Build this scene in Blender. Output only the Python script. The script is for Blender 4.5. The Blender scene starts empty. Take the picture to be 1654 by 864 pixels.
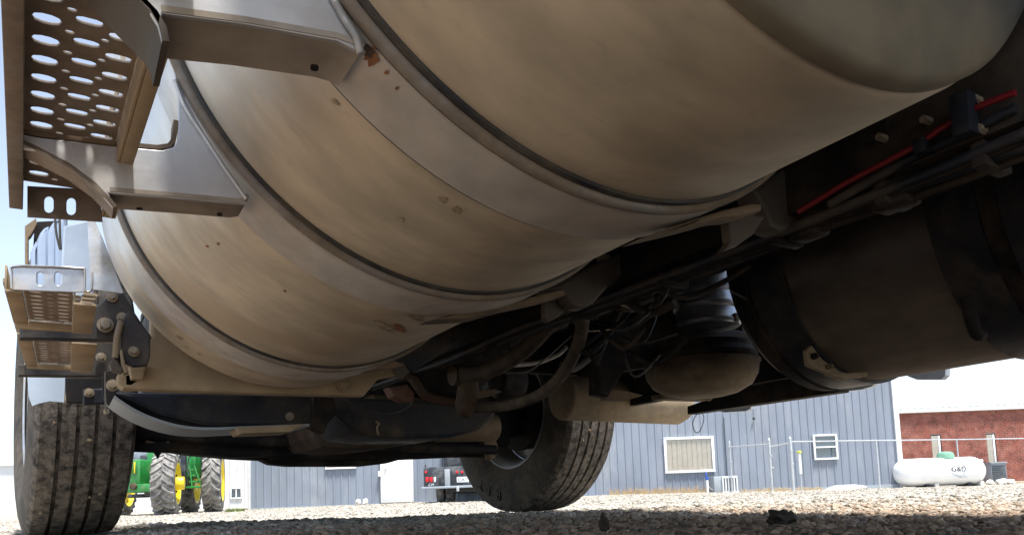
import bpy, bmesh, math, random
import numpy as np
from mathutils import Vector, Matrix
random.seed(7); RNG = np.random.default_rng(11)
SC = bpy.context.scene; COL = SC.collection
# ------------------------------------------------------------------ camera
# photo space is 1654 x 864; world: +Y truck forward, +X truck right, +Z up, metres
F, CY, H = 1195.0, 680.0, 0.11
_a = np.array([105-827, 817-CY, F]); _b = np.array([0, 790-CY, F])
_n = np.cross(_a, _b); _n /= np.linalg.norm(_n)
if _n[1] > 0: _n = -_n
_y = _a/np.linalg.norm(_a)
M = np.array([np.cross(_y, _n), _y, _n])          # camera (right, down, forward) -> world
CAM = np.array([0, 0, H])
cd = bpy.data.cameras.new('camera'); cam = bpy.data.objects.new('camera', cd); COL.objects.link(cam)
R3 = Matrix(((M[0, 0], -M[0, 1], -M[0, 2]), (M[1, 0], -M[1, 1], -M[1, 2]), (M[2, 0], -M[2, 1], -M[2, 2])))
cam.matrix_world = Matrix.Translation(CAM) @ R3.to_4x4()
cd.sensor_fit = 'HORIZONTAL'; cd.sensor_width = 36; cd.lens = F/1654*36
cd.shift_y = (CY-432)/1654
cd.clip_start = 0.02; cd.clip_end = 3000
SC.camera = cam
# ------------------------------------------------------------------ light
EL, AZ = math.radians(71), math.radians(176)        # azimuth from +Y towards +X
w = bpy.data.worlds.new('World'); SC.world = w; w.use_nodes = True
nt = w.node_tree; nt.nodes.clear()
sk = nt.nodes.new('ShaderNodeTexSky'); sk.sky_type = 'NISHITA'; sk.sun_disc = False
sk.sun_elevation = EL; sk.sun_rotation = AZ; sk.altitude = 300; sk.air_density = 1.0; sk.dust_density = 1.0; sk.ozone_density = 1.0
bg = nt.nodes.new('ShaderNodeBackground'); bg.inputs['Strength'].default_value = 0.084
wo = nt.nodes.new('ShaderNodeOutputWorld')
hs = nt.nodes.new('ShaderNodeHueSaturation'); hs.inputs['Saturation'].default_value = .68; nt.links.new(sk.outputs[0], hs.inputs['Color']); nt.links.new(hs.outputs[0], bg.inputs[0]); nt.links.new(bg.outputs[0], wo.inputs[0])
sl = bpy.data.lights.new('sun', 'SUN'); sl.energy = 3.0; sl.angle = math.radians(11); sl.color = (1, .95, .87)
so = bpy.data.objects.new('sun', sl); COL.objects.link(so)
sdir = Vector((math.sin(AZ)*math.cos(EL), math.cos(AZ)*math.cos(EL), math.sin(EL)))
so.rotation_euler = sdir.to_track_quat('Z', 'Y').to_euler(); so.location = sdir*50
SC.view_settings.view_transform = 'Standard'; SC.view_settings.look = 'None'
SC.view_settings.exposure = 1.84; SC.view_settings.gamma = 1
SC.cycles.max_bounces = 8; SC.cycles.diffuse_bounces = 5; SC.cycles.sample_clamp_indirect = 6
try:
    SC.cycles.use_denoising = True; SC.cycles.denoiser = 'OPENIMAGEDENOISE'
except Exception: pass
# ------------------------------------------------------------------ helpers
def ray(x, y): return M @ np.array([x-827, y-CY, F])/F
def at(x, y, **k):
    d = ray(x, y); (ax, v), = k.items()
    t = v if ax == 'D' else (v-CAM['XYZ'.index(ax)])/d['XYZ'.index(ax)]
    return Vector(CAM+d*t)
WM = {}
def tag(o, label=None, cat=None, group=None, kind=None):
    for k, v in (('label', label), ('category', cat), ('group', group), ('kind', kind)):
        if v: o[k] = v
    return o
def empty(name, loc, rz, label, cat, group=None):
    o = bpy.data.objects.new(name, None); COL.objects.link(o); o.empty_display_size = .1
    o.location = loc; o.rotation_euler = (0, 0, rz)
    WM[o.name] = Matrix.Translation(Vector(loc)) @ Matrix.Rotation(rz, 4, 'Z')
    return tag(o, label, cat, group)
def link(name, me, mat, parent=None, world=True):
    """me holds world coordinates (world=True) or the root's local ones"""
    o = bpy.data.objects.new(name, me); COL.objects.link(o)
    if mat: me.materials.clear(); me.materials.append(mat)
    if parent is not None:
        wm = WM[parent.name]; WM[o.name] = wm
        if world: me.transform(wm.inverted())
        o.parent = parent
    else: WM[o.name] = Matrix.Identity(4)
    return o
def mesh(name, v, f, mat, parent=None, smooth=False, world=True):
    me = bpy.data.meshes.new(name); me.from_pydata([tuple(p) for p in v], [], f); me.update()
    bm = bmesh.new(); bm.from_mesh(me); bmesh.ops.recalc_face_normals(bm, faces=bm.faces); bm.to_mesh(me); bm.free()
    if smooth:
        me.polygons.foreach_set('use_smooth', [True]*len(me.polygons))
        if smooth is not True: me.set_sharp_from_angle(angle=math.radians(smooth))
    return link(name, me, mat, parent, world)
def bmobj(name, bm, mat, parent=None, smooth=40, world=True):
    bmesh.ops.recalc_face_normals(bm, faces=bm.faces)
    me = bpy.data.meshes.new(name); bm.to_mesh(me); bm.free()
    if smooth:
        me.polygons.foreach_set('use_smooth', [True]*len(me.polygons)); me.set_sharp_from_angle(angle=math.radians(smooth))
    return link(name, me, mat, parent, world)
def box(name, lo, hi, mat, parent=None, bev=0.0, world=True):
    bm = bmesh.new(); bmesh.ops.create_cube(bm, size=1)
    lo, hi = Vector(lo), Vector(hi)
    for v in bm.verts: v.co = Vector([(lo[i]+hi[i])/2+v.co[i]*(hi[i]-lo[i]) for i in range(3)])
    if bev: bmesh.ops.bevel(bm, geom=bm.edges[:], offset=bev, segments=2, affect='EDGES', profile=.5)
    return bmobj(name, bm, mat, parent, 35, world)
def cyl(name, p0, p1, r, mat, parent=None, r2=None, n=24, bev=0, world=True, smooth=40):
    p0, p1 = Vector(p0), Vector(p1); d = p1-p0
    bm = bmesh.new(); bmesh.ops.create_cone(bm, cap_ends=True, segments=n, radius1=r, radius2=r if r2 is None else r2, depth=d.length)
    if bev:
        es = [e for e in bm.edges if any(len(f.verts) > 4 for f in e.link_faces)]
        bmesh.ops.bevel(bm, geom=es, offset=bev, segments=3, affect='EDGES', profile=.5)
    bm.transform(Matrix.Translation((p0+p1)/2) @ d.to_track_quat('Z', 'Y').to_matrix().to_4x4())
    return bmobj(name, bm, mat, parent, smooth, world)
def lathe(name, prof, origin, axis, mat, parent=None, n=96, smooth=35, world=True, closed=False, up=Vector((0, 0, 1)), jitter=0):
    """prof: (along axis, radius) pairs"""
    axis = Vector(axis).normalized(); e1 = axis.cross(up).normalized(); e2 = e1.cross(axis)
    V = []; Fc = []; m = len(prof)
    for i in range(n):
        a = 2*math.pi*i/n; rd = e1*math.cos(a)+e2*math.sin(a)
        for (s, r) in prof: V.append(Vector(origin)+axis*s+rd*(r+(random.uniform(-jitter, jitter) if jitter else 0)))
    for i in range(n):
        j = (i+1) % n
        for k in range(m if closed else m-1):
            l = (k+1) % m
            Fc.append((i*m+k, i*m+l, j*m+l, j*m+k))
    return mesh(name, V, Fc, mat, parent, smooth, world)
def smooth_path(pts, sub=6):
    P = [Vector(p) for p in pts]; out = []
    for i in range(len(P)-1):
        p0 = P[max(i-1, 0)]; p1 = P[i]; p2 = P[i+1]; p3 = P[min(i+2, len(P)-1)]
        for k in range(sub):
            t = k/sub
            out.append(.5*((2*p1)+(p2-p0)*t+(2*p0-5*p1+4*p2-p3)*t*t+(3*p1-p0-3*p2+p3)*t**3))
    out.append(P[-1]); return out
def tube(name, pts, r, mat, parent=None, n=10, sub=6, world=True, ribs=0):
    P = smooth_path(pts, sub); V = []; Fc = []
    nrm = None
    for i, p in enumerate(P):
        t = (P[min(i+1, len(P)-1)]-P[max(i-1, 0)]).normalized()
        if nrm is None: nrm = t.orthogonal().normalized()
        else: nrm = (nrm-t*nrm.dot(t)).normalized()
        b = t.cross(nrm); rr = r*(1+(ribs if i % 2 else 0))
        for k in range(n):
            a = 2*math.pi*k/n; V.append(p+(nrm*math.cos(a)+b*math.sin(a))*rr)
    for i in range(len(P)-1):
        for k in range(n): Fc.append((i*n+k, i*n+(k+1) % n, (i+1)*n+(k+1) % n, (i+1)*n+k))
    Fc.append(tuple(range(n))); Fc.append(tuple(range(len(P)*n-1, len(P)*n-n-1, -1)))
    return mesh(name, V, Fc, mat, parent, 60, world)
def slab(name, outer, holes, org, ux, uy, th, mat, parent=None, bev=.0008, world=True):
    """flat plate with openings: 2D outlines in the frame (org, ux, uy), thickness th along ux x uy"""
    c = bpy.data.curves.new(name, 'CURVE'); c.dimensions = '2D'; c.fill_mode = 'BOTH'
    for pl in [outer]+list(holes):
        s = c.splines.new('POLY'); s.points.add(len(pl)-1)
        for i, p in enumerate(pl): s.points[i].co = (p[0], p[1], 0, 1)
        s.use_cyclic_u = True
    c.extrude = max(th/2-bev, 1e-5); c.bevel_depth = bev; c.bevel_resolution = 1; c.offset = -bev
    o = bpy.data.objects.new('tmp', c); COL.objects.link(o)
    me = bpy.data.meshes.new_from_object(o); bpy.data.objects.remove(o); bpy.data.curves.remove(c)
    ux = Vector(ux).normalized(); uz = ux.cross(Vector(uy)).normalized(); uy = uz.cross(ux)
    m4 = Matrix((ux, uy, uz)).transposed().to_4x4(); m4.translation = Vector(org)+uz*th/2
    me.transform(m4); me.name = name
    me.polygons.foreach_set('use_smooth', [True]*len(me.polygons)); me.set_sharp_from_angle(angle=math.radians(30))
    return link(name, me, mat, parent, world)
def pplate(name, pts, th, mat, parent=None, holes=(), bev=.0008, **k):
    """plate whose outline is found on the plane X=, Y= or Z= behind photo points; thickness goes away from the camera"""
    ax, = k.keys()
    fr = {'Y': ((1, 0, 0), (0, 0, 1), -1), 'X': ((0, 1, 0), (0, 0, 1), 1), 'Z': ((1, 0, 0), (0, 1, 0), 1)}[ax]
    ux, uy = Vector(fr[0]), Vector(fr[1])
    W = [at(*p, **k) for p in pts]; org = W[0]
    o2 = [((q-org).dot(ux), (q-org).dot(uy)) for q in W]
    h2 = [[((at(*p, **k)-org).dot(ux), (at(*p, **k)-org).dot(uy)) for p in hh] for hh in holes]
    if ax == 'Y': org = org+Vector((0, th, 0))     # ux x uy = -Y: shift so the plate extends to +Y
    return slab(name, o2, h2, org, ux, uy, th, mat, parent, bev)
def slot(cx, cy, w_, h_, n=5):
    """rounded slot outline"""
    r = min(w_, h_)/2; pts = []
    dx, dy = (w_/2-r, 0) if w_ > h_ else (0, h_/2-r)
    a0 = -math.pi/2 if w_ > h_ else 0
    for i in range(n+1): a = a0+math.pi*i/n; pts.append((cx+dx+r*math.cos(a), cy+dy+r*math.sin(a)))
    for i in range(n+1): a = a0+math.pi+math.pi*i/n; pts.append((cx-dx+r*math.cos(a), cy-dy+r*math.sin(a)))
    return pts
def text(name, body, size, org, ux, uy, mat, parent, depth=.002, world=True, shear=0):
    c = bpy.data.curves.new(name, 'FONT'); c.body = body; c.size = size; c.align_x = 'CENTER'; c.align_y = 'CENTER'; c.extrude = depth; c.shear = shear
    o = bpy.data.objects.new('tmp', c); COL.objects.link(o); me = bpy.data.meshes.new_from_object(o)
    bpy.data.objects.remove(o); bpy.data.curves.remove(c)
    ux = Vector(ux).normalized(); uz = ux.cross(Vector(uy)).normalized(); uy = uz.cross(ux)
    m4 = Matrix((ux, uy, uz)).transposed().to_4x4(); m4.translation = Vector(org); me.transform(m4)
    return link(name, me, mat, parent, world)
# ------------------------------------------------------------------ materials
def mat(name, col, rough=.6, metal=0., spec=.5, dust=None, dust_amt=.5, scale=6., bump=.0, bscale=60., vary=.15, stretch=(1, 1, 1), low=None, coat=0, detail=8, dustrough=.9, spots=None, streak=False):
    """base colour with noise variation; dust layer from noise and (low=(z0,z1)) more of it near the ground"""
    m = bpy.data.materials.new(name); m.use_nodes = True; t = m.node_tree; N = t.nodes; L = t.links
    b = N['Principled BSDF']; b.inputs['Specular IOR Level'].default_value = spec; b.inputs['Coat Weight'].default_value = coat
    geo = N.new('ShaderNodeNewGeometry'); mp = N.new('ShaderNodeMapping'); mp.inputs['Scale'].default_value = stretch
    L.new(geo.outputs['Position'], mp.inputs[0])
    n1 = N.new('ShaderNodeTexNoise'); n1.inputs['Scale'].default_value = scale; n1.inputs['Detail'].default_value = detail; n1.inputs['Roughness'].default_value = .62
    L.new(mp.outputs[0], n1.inputs['Vector'])
    def mix(f, A, B):
        x = N.new('ShaderNodeMix'); x.data_type = 'RGBA'
        for s, v in ((0, f), (6, A), (7, B)):
            if hasattr(v, 'is_output'): L.new(v, x.inputs[s])
            else: x.inputs[s].default_value = v if s == 0 else (*v, 1)[:4]
        return x.outputs[2]
    def rng(v, a, b_, c=0., d=1.):
        x = N.new('ShaderNodeMapRange'); L.new(v, x.inputs[0])
        for i, q in zip((1, 2, 3, 4), (a, b_, c, d)): x.inputs[i].default_value = q
        return x.outputs[0]
    dark = tuple(c*(1-vary*2) for c in col); lite = tuple(min(1, c*(1+vary)) for c in col)
    c0 = mix(rng(n1.outputs[0], .35, .65), dark, lite)
    rv = rng(n1.outputs[0], .3, .7, rough*.8, min(1, rough*1.2)); mv = None
    if dust:
        n2 = N.new('ShaderNodeTexNoise'); n2.inputs['Scale'].default_value = scale*.7; n2.inputs['Detail'].default_value = 10; n2.inputs['Roughness'].default_value = .68
        mp2 = N.new('ShaderNodeMapping'); mp2.inputs['Location'].default_value = (3.1, 7.7, 1.3); mp2.inputs['Scale'].default_value = stretch
        L.new(geo.outputs['Position'], mp2.inputs[0]); L.new(mp2.outputs[0], n2.inputs['Vector'])
        f = rng(n2.outputs[0], .62-.5*dust_amt, .78-.4*dust_amt)
        if low:
            sx = N.new('ShaderNodeSeparateXYZ'); L.new(geo.outputs['Position'], sx.inputs[0])
            g = rng(sx.outputs[2], low[0], low[1], 1., 0.)
            ad = N.new('ShaderNodeMath'); ad.operation = 'ADD'; L.new(n2.outputs[0], ad.inputs[0]); L.new(g, ad.inputs[1])
            f = rng(ad.outputs[0], .75, 1.15)
            mx = N.new('ShaderNodeMath'); mx.operation = 'MULTIPLY'; L.new(f, mx.inputs[0]); mx.inputs[1].default_value = dust_amt; f = mx.outputs[0]
        n3 = N.new('ShaderNodeTexNoise'); n3.inputs['Scale'].default_value = scale*4; n3.inputs['Detail'].default_value = 6
        L.new(mp2.outputs[0], n3.inputs['Vector'])
        dc = mix(rng(n3.outputs[0], .35, .65), tuple(c*.78 for c in dust), tuple(c*1.1 for c in dust))
        if spots:
            n4 = N.new('ShaderNodeTexNoise'); n4.inputs['Scale'].default_value = scale*1.3; n4.inputs['Detail'].default_value = 4
            L.new(mp.outputs[0], n4.inputs['Vector']); dc = mix(rng(n4.outputs[0], .56, .70, 0, .8), dc, spots)
        if streak:   # road-spray streaks running round the barrel
            n6 = N.new('ShaderNodeTexNoise'); n6.inputs['Scale'].default_value = 1.0; n6.inputs['Detail'].default_value = 7; n6.inputs['Roughness'].default_value = .6; n6.inputs['Distortion'].default_value = .4
            mp6 = N.new('ShaderNodeMapping'); mp6.inputs['Scale'].default_value = (5, 60, 5); L.new(geo.outputs['Position'], mp6.inputs[0]); L.new(mp6.outputs[0], n6.inputs['Vector'])
            dc = mix(rng(n6.outputs[0], .45, .72, 0, .30), dc, tuple(c*.72 for c in dust))
            n7 = N.new('ShaderNodeTexNoise'); n7.inputs['Scale'].default_value = 45; n7.inputs['Detail'].default_value = 5; L.new(mp2.outputs[0], n7.inputs['Vector'])
            dc = mix(rng(n7.outputs[0], .60, .72, 0, .35), dc, tuple(c*.6 for c in dust))
        c0 = mix(f, c0, dc)
        r2 = N.new('ShaderNodeMix'); r2.data_type = 'FLOAT'; L.new(f, r2.inputs[0]); L.new(rv, r2.inputs[2]); r2.inputs[3].default_value = dustrough; rv = r2.outputs[0]
        mv = rng(f, 0, 1, metal, metal*.25)
    L.new(c0, b.inputs['Base Color']); L.new(rv, b.inputs['Roughness'])
    if mv is not None: L.new(mv, b.inputs['Metallic'])
    else: b.inputs['Metallic'].default_value = metal
    if bump:
        n5 = N.new('ShaderNodeTexNoise'); n5.inputs['Scale'].default_value = bscale; n5.inputs['Detail'].default_value = 6
        L.new(geo.outputs['Position'], n5.inputs['Vector'])
        bp = N.new('ShaderNodeBump'); bp.inputs['Strength'].default_value = .8; bp.inputs['Distance'].default_value = bump
        L.new(n5.outputs[0], bp.inputs['Height']); L.new(bp.outputs[0], b.inputs['Normal'])
    return m
TANX = (.36, .27, .165)
MT = {
 'tank': mat('tank_aluminium', (.66, .66, .66), .40, .7, dust=(.575, .475, .335), dust_amt=.93, scale=3.2, low=(.36, .60), bump=.0005, bscale=40, vary=.07, spots=(.47, .35, .22), stretch=(1, 1.9, 1), dustrough=.62, streak=True),
 'tankhead': mat('tank_head', (.17, .175, .17), .6, .4, dust=(.20, .16, .10), dust_amt=.8, scale=6, low=(.34, .52)),
 'strap': mat('strap_steel', (.68, .67, .66), .42, .65, dust=(.50, .44, .37), dust_amt=.75, scale=7, low=(.34, .56), bump=.0004, bscale=60, spots=(.46, .36, .26))
 ,'lip': mat('strap_edge', (.30, .29, .28), .5, .5, dust=(.24, .19, .14), dust_amt=.6, scale=14, bump=.0005, bscale=80),
 'rubber': mat('strap_rubber', (.02, .021, .024), .55, dust=(.09, .075, .055), dust_amt=.4, scale=20, bump=.0006, bscale=120),
 'bracket': mat('bracket_aluminium', (.60, .60, .60), .48, .6, dust=(.36, .30, .24), dust_amt=.24, scale=9, bump=.0004, bscale=70, vary=.12),
 'bracket_low': mat('bracket_flange', (.47, .44, .41), .6, .35, dust=(.38, .33, .27), dust_amt=.8, scale=8, bump=.0004),
 'tread': mat('step_tread', (.36, .33, .30), .55, .45, dust=(.26, .21, .165), dust_amt=.8, scale=14, bump=.0004),
 'bright': mat('bright_aluminium', (.62, .63, .65), .38, .8, dust=(.42, .38, .32), dust_amt=.3, scale=12, bump=.0004, bscale=90),
 'tandust': mat('dusty_panel', (.34, .26, .165), .8, 0, dust=(.40, .31, .20), dust_amt=.6, scale=5, bump=.0008, bscale=40, vary=.18),
 'tandark': mat('brown_grime', (.16, .115, .075), .85, 0, dust=(.24, .18, .12), dust_amt=.4, scale=9, bump=.002, bscale=50, vary=.3),
 'navy': mat('black_frame_paint', (.013, .017, .027), .52, 0, spec=.4, dust=(.09, .075, .06), dust_amt=.36, scale=10, bump=.0006, bscale=50),
 'black': mat('black_underbody', (.016, .015, .016), .75, 0, spec=.2, dust=(.075, .06, .045), dust_amt=.3, scale=8, bump=.002, bscale=40),
 'springlit': mat('lit_air_spring', (.42, .46, .52), .32, .5, dust=(.10, .09, .08), dust_amt=.2, scale=10),  # black air spring given a pale base colour so it looks lit
 'shadetank': mat('shaded_tank', (.12, .108, .10), .38, .4, dust=(.23, .185, .14), dust_amt=.9, scale=5, low=(.33, .60), bump=.0008, bscale=30, stretch=(1, .5, 1), vary=.3),
 'bolt': mat('bolt_steel', (.30, .27, .23), .5, .5, dust=(.3, .24, .17), dust_amt=.6, scale=60),
 'white': mat('white_paint', (.78, .78, .78), .35, 0, coat=.3, vary=.03, dust=(.5, .42, .33), dust_amt=.12, scale=8),
 'whitedirt': mat('dirty_white_paint', (.62, .58, .53), .5, 0, vary=.08, dust=(.42, .31, .2), dust_amt=.5, scale=16),
 'chrome': mat('polished_fairing', (.40, .48, .60), .3, .3, vary=.04),
 'rust': mat('rusty_cast_iron', (.075, .038, .025), .85, .1, dust=(.085, .07, .045), dust_amt=.4, scale=14, bump=.003, bscale=50, vary=.3),
 'rustspot': mat('rust_bloom', (.30, .12, .05), .85, 0, vary=.3, scale=60), 'grime': mat('grime_spot', (.42, .33, .22), .8, 0, vary=.3, scale=40),
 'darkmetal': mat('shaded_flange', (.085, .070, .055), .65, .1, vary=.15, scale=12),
 'canister': mat('heat_stained_canister', (.055, .035, .025), .7, .1, dust=(.30, .24, .16), dust_amt=.95, scale=7, low=(.335, .50), bump=.001, bscale=60, vary=.3),
 'darkhose': mat('black_loom_tube', (.03, .026, .022), .7, 0, dust=(.07, .055, .04), dust_amt=.35, scale=30), 'letter': mat('sidewall_letter', (.004, .004, .004), .5, 0, spec=.2),
 'housing': mat('dusty_housing', (.24, .185, .12), .8, 0, dust=(.30, .235, .155), dust_amt=.5, scale=7, bump=.001, bscale=40, vary=.2),
 'red': mat('red_air_line', (.24, .012, .02), .5, 0, vary=.1),
 'redpaint': mat('faded_red_part', (.20, .03, .03), .7, 0, dust=(.18, .13, .09), dust_amt=.45, scale=20),
 'hose': mat('dusty_rubber_hose', (.045, .038, .03), .8, 0, dust=(.13, .10, .07), dust_amt=.4, scale=26, bump=.001, bscale=120),
 'wire': mat('dusty_wire', (.09, .085, .08), .6, 0, vary=.2),
 'tyre': mat('dusty_tyre_rubber', (.03, .027, .025), .85, 0, spec=.3, dust=(.165, .142, .118), dust_amt=.50, scale=48, bump=.004, bscale=110, vary=.3),
 'tyreside': mat('tyre_sidewall', (.03, .029, .028), .7, 0, spec=.3, dust=(.13, .112, .092), dust_amt=.58, scale=10, bump=.001, bscale=60),
 'mudlump': mat('dried_mud', (.05, .036, .026), .95, 0, bump=.004, bscale=60, vary=.35),
 'flap': mat('mudguard_skin', (.48, .56, .66), .35, .3, vary=.06, scale=14),
 'grey': mat('grey_plastic', (.26, .30, .36), .5, 0),
 # background
 'blueclad': mat('blue_grey_siding', (.195, .228, .285), .5, 0, spec=.4, vary=.06, scale=1.4, dust=(.25, .275, .315), dust_amt=.25, stretch=(1, 1, .35)),
 'whitetrim': mat('white_trim', (.74, .76, .78), .5, 0, vary=.03),
 'whiteclad': mat('white_siding', (.62, .64, .66), .55, 0, vary=.04, scale=2),
 'brick': mat('red_brick', (.23, .07, .05), .85, 0, vary=.25, scale=3.5, bump=.004, bscale=60, dust=(.32, .13, .10), dust_amt=.35),
 'mortar': mat('mortar', (.34, .20, .165), .95, 0, vary=.1),
 'blind': mat('beige_blinds', (.60, .46, .36), .7, 0, vary=.05),
 'darkglass': mat('dark_room', (.09, .12, .16), .5, 0),
 'tankwhite': mat('propane_white', (.80, .82, .84), .4, 0, vary=.03, coat=.1, dust=(.55, .5, .42), dust_amt=.25, scale=3, low=(-.35, .0)),
 'seagreen': mat('pale_green_lid', (.16, .34, .24), .5, 0, vary=.08),
 'steelgrey': mat('galvanised_pipe', (.50, .53, .56), .4, .5, vary=.08, scale=20),
 'acgrey': mat('condenser_grey', (.28, .32, .36), .5, 0, vary=.06),
 'green': mat('tractor_green', (.018, .20, .045), .35, 0, coat=.4, vary=.12, dust=(.16, .20, .09), dust_amt=.2, scale=5),
 'yellow': mat('tractor_yellow', (.78, .60, .015), .4, 0, coat=.3, vary=.06, dust=(.45, .33, .15), dust_amt=.15, scale=4),
 'agtyre': mat('tractor_tyre', (.055, .055, .06), .8, 0, dust=(.26, .25, .23), dust_amt=.45, scale=7, vary=.25),
 'lug': mat('worn_tyre_lug', (.12, .12, .12), .75, 0, dust=(.26, .255, .245), dust_amt=.5, scale=7, vary=.2),
 'bedblack': mat('flatbed_charcoal', (.022, .027, .036), .45, 0, vary=.1, dust=(.12, .13, .14), dust_amt=.3, scale=5),
 'lamp': mat('red_lamp_lens', (.62, .01, .02), .3, 0, vary=.05),
 'plate': mat('number_plate', (.72, .74, .76), .5, 0, vary=.03),
 'ink': mat('black_lettering', (.012, .013, .016), .6, 0),
 'pinklens': mat('pink_marker', (.75, .22, .30), .5, 0),
 'lime': mat('yellow_cap', (.62, .66, .12), .5, 0),
 'blue': mat('blue_valve', (.02, .10, .50), .5, 0),
 'stone': mat('white_stone', (.60, .58, .54), .9, 0, bump=.006, bscale=20),
 'rock': mat('concrete_block', (.55, .54, .52), .9, 0),
 'drygrass': mat('dry_grass', (.42, .30, .15), .9, 0), 'greengrass': mat('green_grass', (.12, .17, .04), .9, 0),
}
def glass_mat():
    m = bpy.data.materials.new('window_glass'); m.use_nodes = True; N = m.node_tree.nodes; L = m.node_tree.links
    N.remove(N['Principled BSDF']); g_ = N.new('ShaderNodeBsdfGlossy'); g_.inputs['Roughness'].default_value = .03
    t_ = N.new('ShaderNodeBsdfTransparent'); t_.inputs['Color'].default_value = (.9, .94, .96, 1); lw_ = N.new('ShaderNodeLayerWeight'); lw_.inputs[0].default_value = .15; f_ = N.new('ShaderNodeMath'); f_.operation = 'MULTIPLY_ADD'; f_.inputs[1].default_value = .5; f_.inputs[2].default_value = .05; L.new(lw_.outputs['Facing'], f_.inputs[0])
    x_ = N.new('ShaderNodeMixShader'); L.new(f_.outputs[0], x_.inputs[0]); L.new(t_.outputs[0], x_.inputs[1]); L.new(g_.outputs[0], x_.inputs[2]); L.new(x_.outputs[0], N['Material Output'].inputs[0]); return m
MT['glass'] = glass_mat()
# ------------------------------------------------------------------ ground
FW = Vector((M[0, 2], M[1, 2], 0)).normalized(); RT = Vector((FW.y, -FW.x, 0))
def gz(x, y):
    """height of the yard (numpy-friendly)"""
    d = x*FW.x+y*FW.y; l = x*RT.x+y*RT.y
    t = np.clip((d-3.2)/11, 0, 1); t = t*(2-t)
    g = -.17-.012*np.clip(l-3, 0, 14)+.005*np.clip(l+2, -12, 0)
    return t*g
def bumps(x, y):
    r = np.hypot(x, y)
    a = .0075*np.sin(x*5.1+1.3*np.sin(y*3.7))*np.cos(y*4.3+.7*np.sin(x*6.1))+.006*np.sin(x*13+2*np.sin(y*9))*np.sin(y*11.7+x*3)
    a += .012*np.sin(x*1.7+y*.9+.5)*np.sin(y*1.3-x*.6)
    return .7*a*np.clip((r-.6)/.8, 0, 1)*np.clip(1.4-r/26, .25, 1)
def ground_mat():
    m = bpy.data.materials.new('crushed_stone_yard'); m.use_nodes = True; t = m.node_tree; N = t.nodes; L = t.links; b = N['Principled BSDF']
    b.inputs['Roughness'].default_value = .95; b.inputs['Specular IOR Level'].default_value = .2
    geo = N.new('ShaderNodeNewGeometry')
    v = N.new('ShaderNodeTexVoronoi'); v.inputs['Scale'].default_value = 34; L.new(geo.outputs['Position'], v.inputs['Vector'])
    n = N.new('ShaderNodeTexNoise'); n.inputs['Scale'].default_value = .9; n.inputs['Detail'].default_value = 8; L.new(geo.outputs['Position'], n.inputs['Vector'])
    ln = N.new('ShaderNodeVectorMath'); ln.operation = 'LENGTH'; L.new(geo.outputs['Position'], ln.inputs[0])
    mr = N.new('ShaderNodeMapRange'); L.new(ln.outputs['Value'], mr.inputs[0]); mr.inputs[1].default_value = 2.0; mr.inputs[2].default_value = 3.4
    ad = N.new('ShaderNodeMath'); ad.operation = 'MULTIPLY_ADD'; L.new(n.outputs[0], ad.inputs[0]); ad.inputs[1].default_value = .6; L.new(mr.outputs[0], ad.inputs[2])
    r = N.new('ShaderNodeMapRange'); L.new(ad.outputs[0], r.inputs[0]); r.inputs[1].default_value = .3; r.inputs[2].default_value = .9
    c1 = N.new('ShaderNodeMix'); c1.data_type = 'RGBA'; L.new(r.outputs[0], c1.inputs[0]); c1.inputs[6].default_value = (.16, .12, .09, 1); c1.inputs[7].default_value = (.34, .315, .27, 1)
    c2 = N.new('ShaderNodeMix'); c2.data_type = 'RGBA'; c2.blend_type = 'MULTIPLY'; c2.inputs[0].default_value = .7
    L.new(c1.outputs[2], c2.inputs[6]); bw = N.new('ShaderNodeMapRange'); L.new(v.outputs['Color'], bw.inputs[0]); bw.inputs[3].default_value = .55; bw.inputs[4].default_value = 1.15
    cc = N.new('ShaderNodeCombineColor'); [L.new(bw.outputs[0], cc.inputs[i]) for i in range(3)]
    L.new(cc.outputs[0], c2.inputs[7]); L.new(c2.outputs[2], b.inputs['Base Color'])
    bp = N.new('ShaderNodeBump'); bp.inputs['Distance'].default_value = .012; L.new(v.outputs['Distance'], bp.inputs['Height']); bp.invert = True; L.new(bp.outputs[0], b.inputs['Normal'])
    return m
rs = np.concatenate([[0.02], np.geomspace(.25, 30, 230), np.geomspace(34, 1500, 24)])
na = 540; th = np.linspace(0, 2*np.pi, na, endpoint=False)
RR, TT = np.meshgrid(rs, th, indexing='ij'); GX, GY = RR*np.cos(TT), RR*np.sin(TT)
GZ = gz(GX, GY)+bumps(GX, GY)
V = np.stack([GX, GY, GZ], -1).reshape(-1, 3)
i, j = np.meshgrid(np.arange(len(rs)-1), np.arange(na), indexing='ij'); jn = (j+1) % na
Q = np.stack([i*na+j, (i+1)*na+j, (i+1)*na+jn, i*na+jn], -1).reshape(-1, 4)
def npmesh(name, V, Q, mat_, smooth=False, tone=None):
    me = bpy.data.meshes.new(name); k = Q.shape[1]
    me.vertices.add(len(V)); me.vertices.foreach_set('co', V.astype(np.float32).ravel())
    me.loops.add(Q.size); me.loops.foreach_set('vertex_index', Q.astype(np.int32).ravel())
    me.polygons.add(len(Q)); me.polygons.foreach_set('loop_start', np.arange(0, Q.size, k, dtype=np.int32))
    if tone is not None:
        a = me.color_attributes.new('tone', 'FLOAT_COLOR', 'POINT'); a.data.foreach_set('color', tone.astype(np.float32).ravel())
    me.update(calc_edges=True); me.validate()
    me.polygons.foreach_set('use_smooth', [smooth]*len(me.polygons))
    o = bpy.data.objects.new(name, me); COL.objects.link(o); me.materials.append(mat_); WM[o.name] = Matrix.Identity(4); return o
g = npmesh('ground', V, Q, ground_mat(), True); tag(g, 'crushed limestone yard with brown dirt under the truck', kind='structure')
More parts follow.
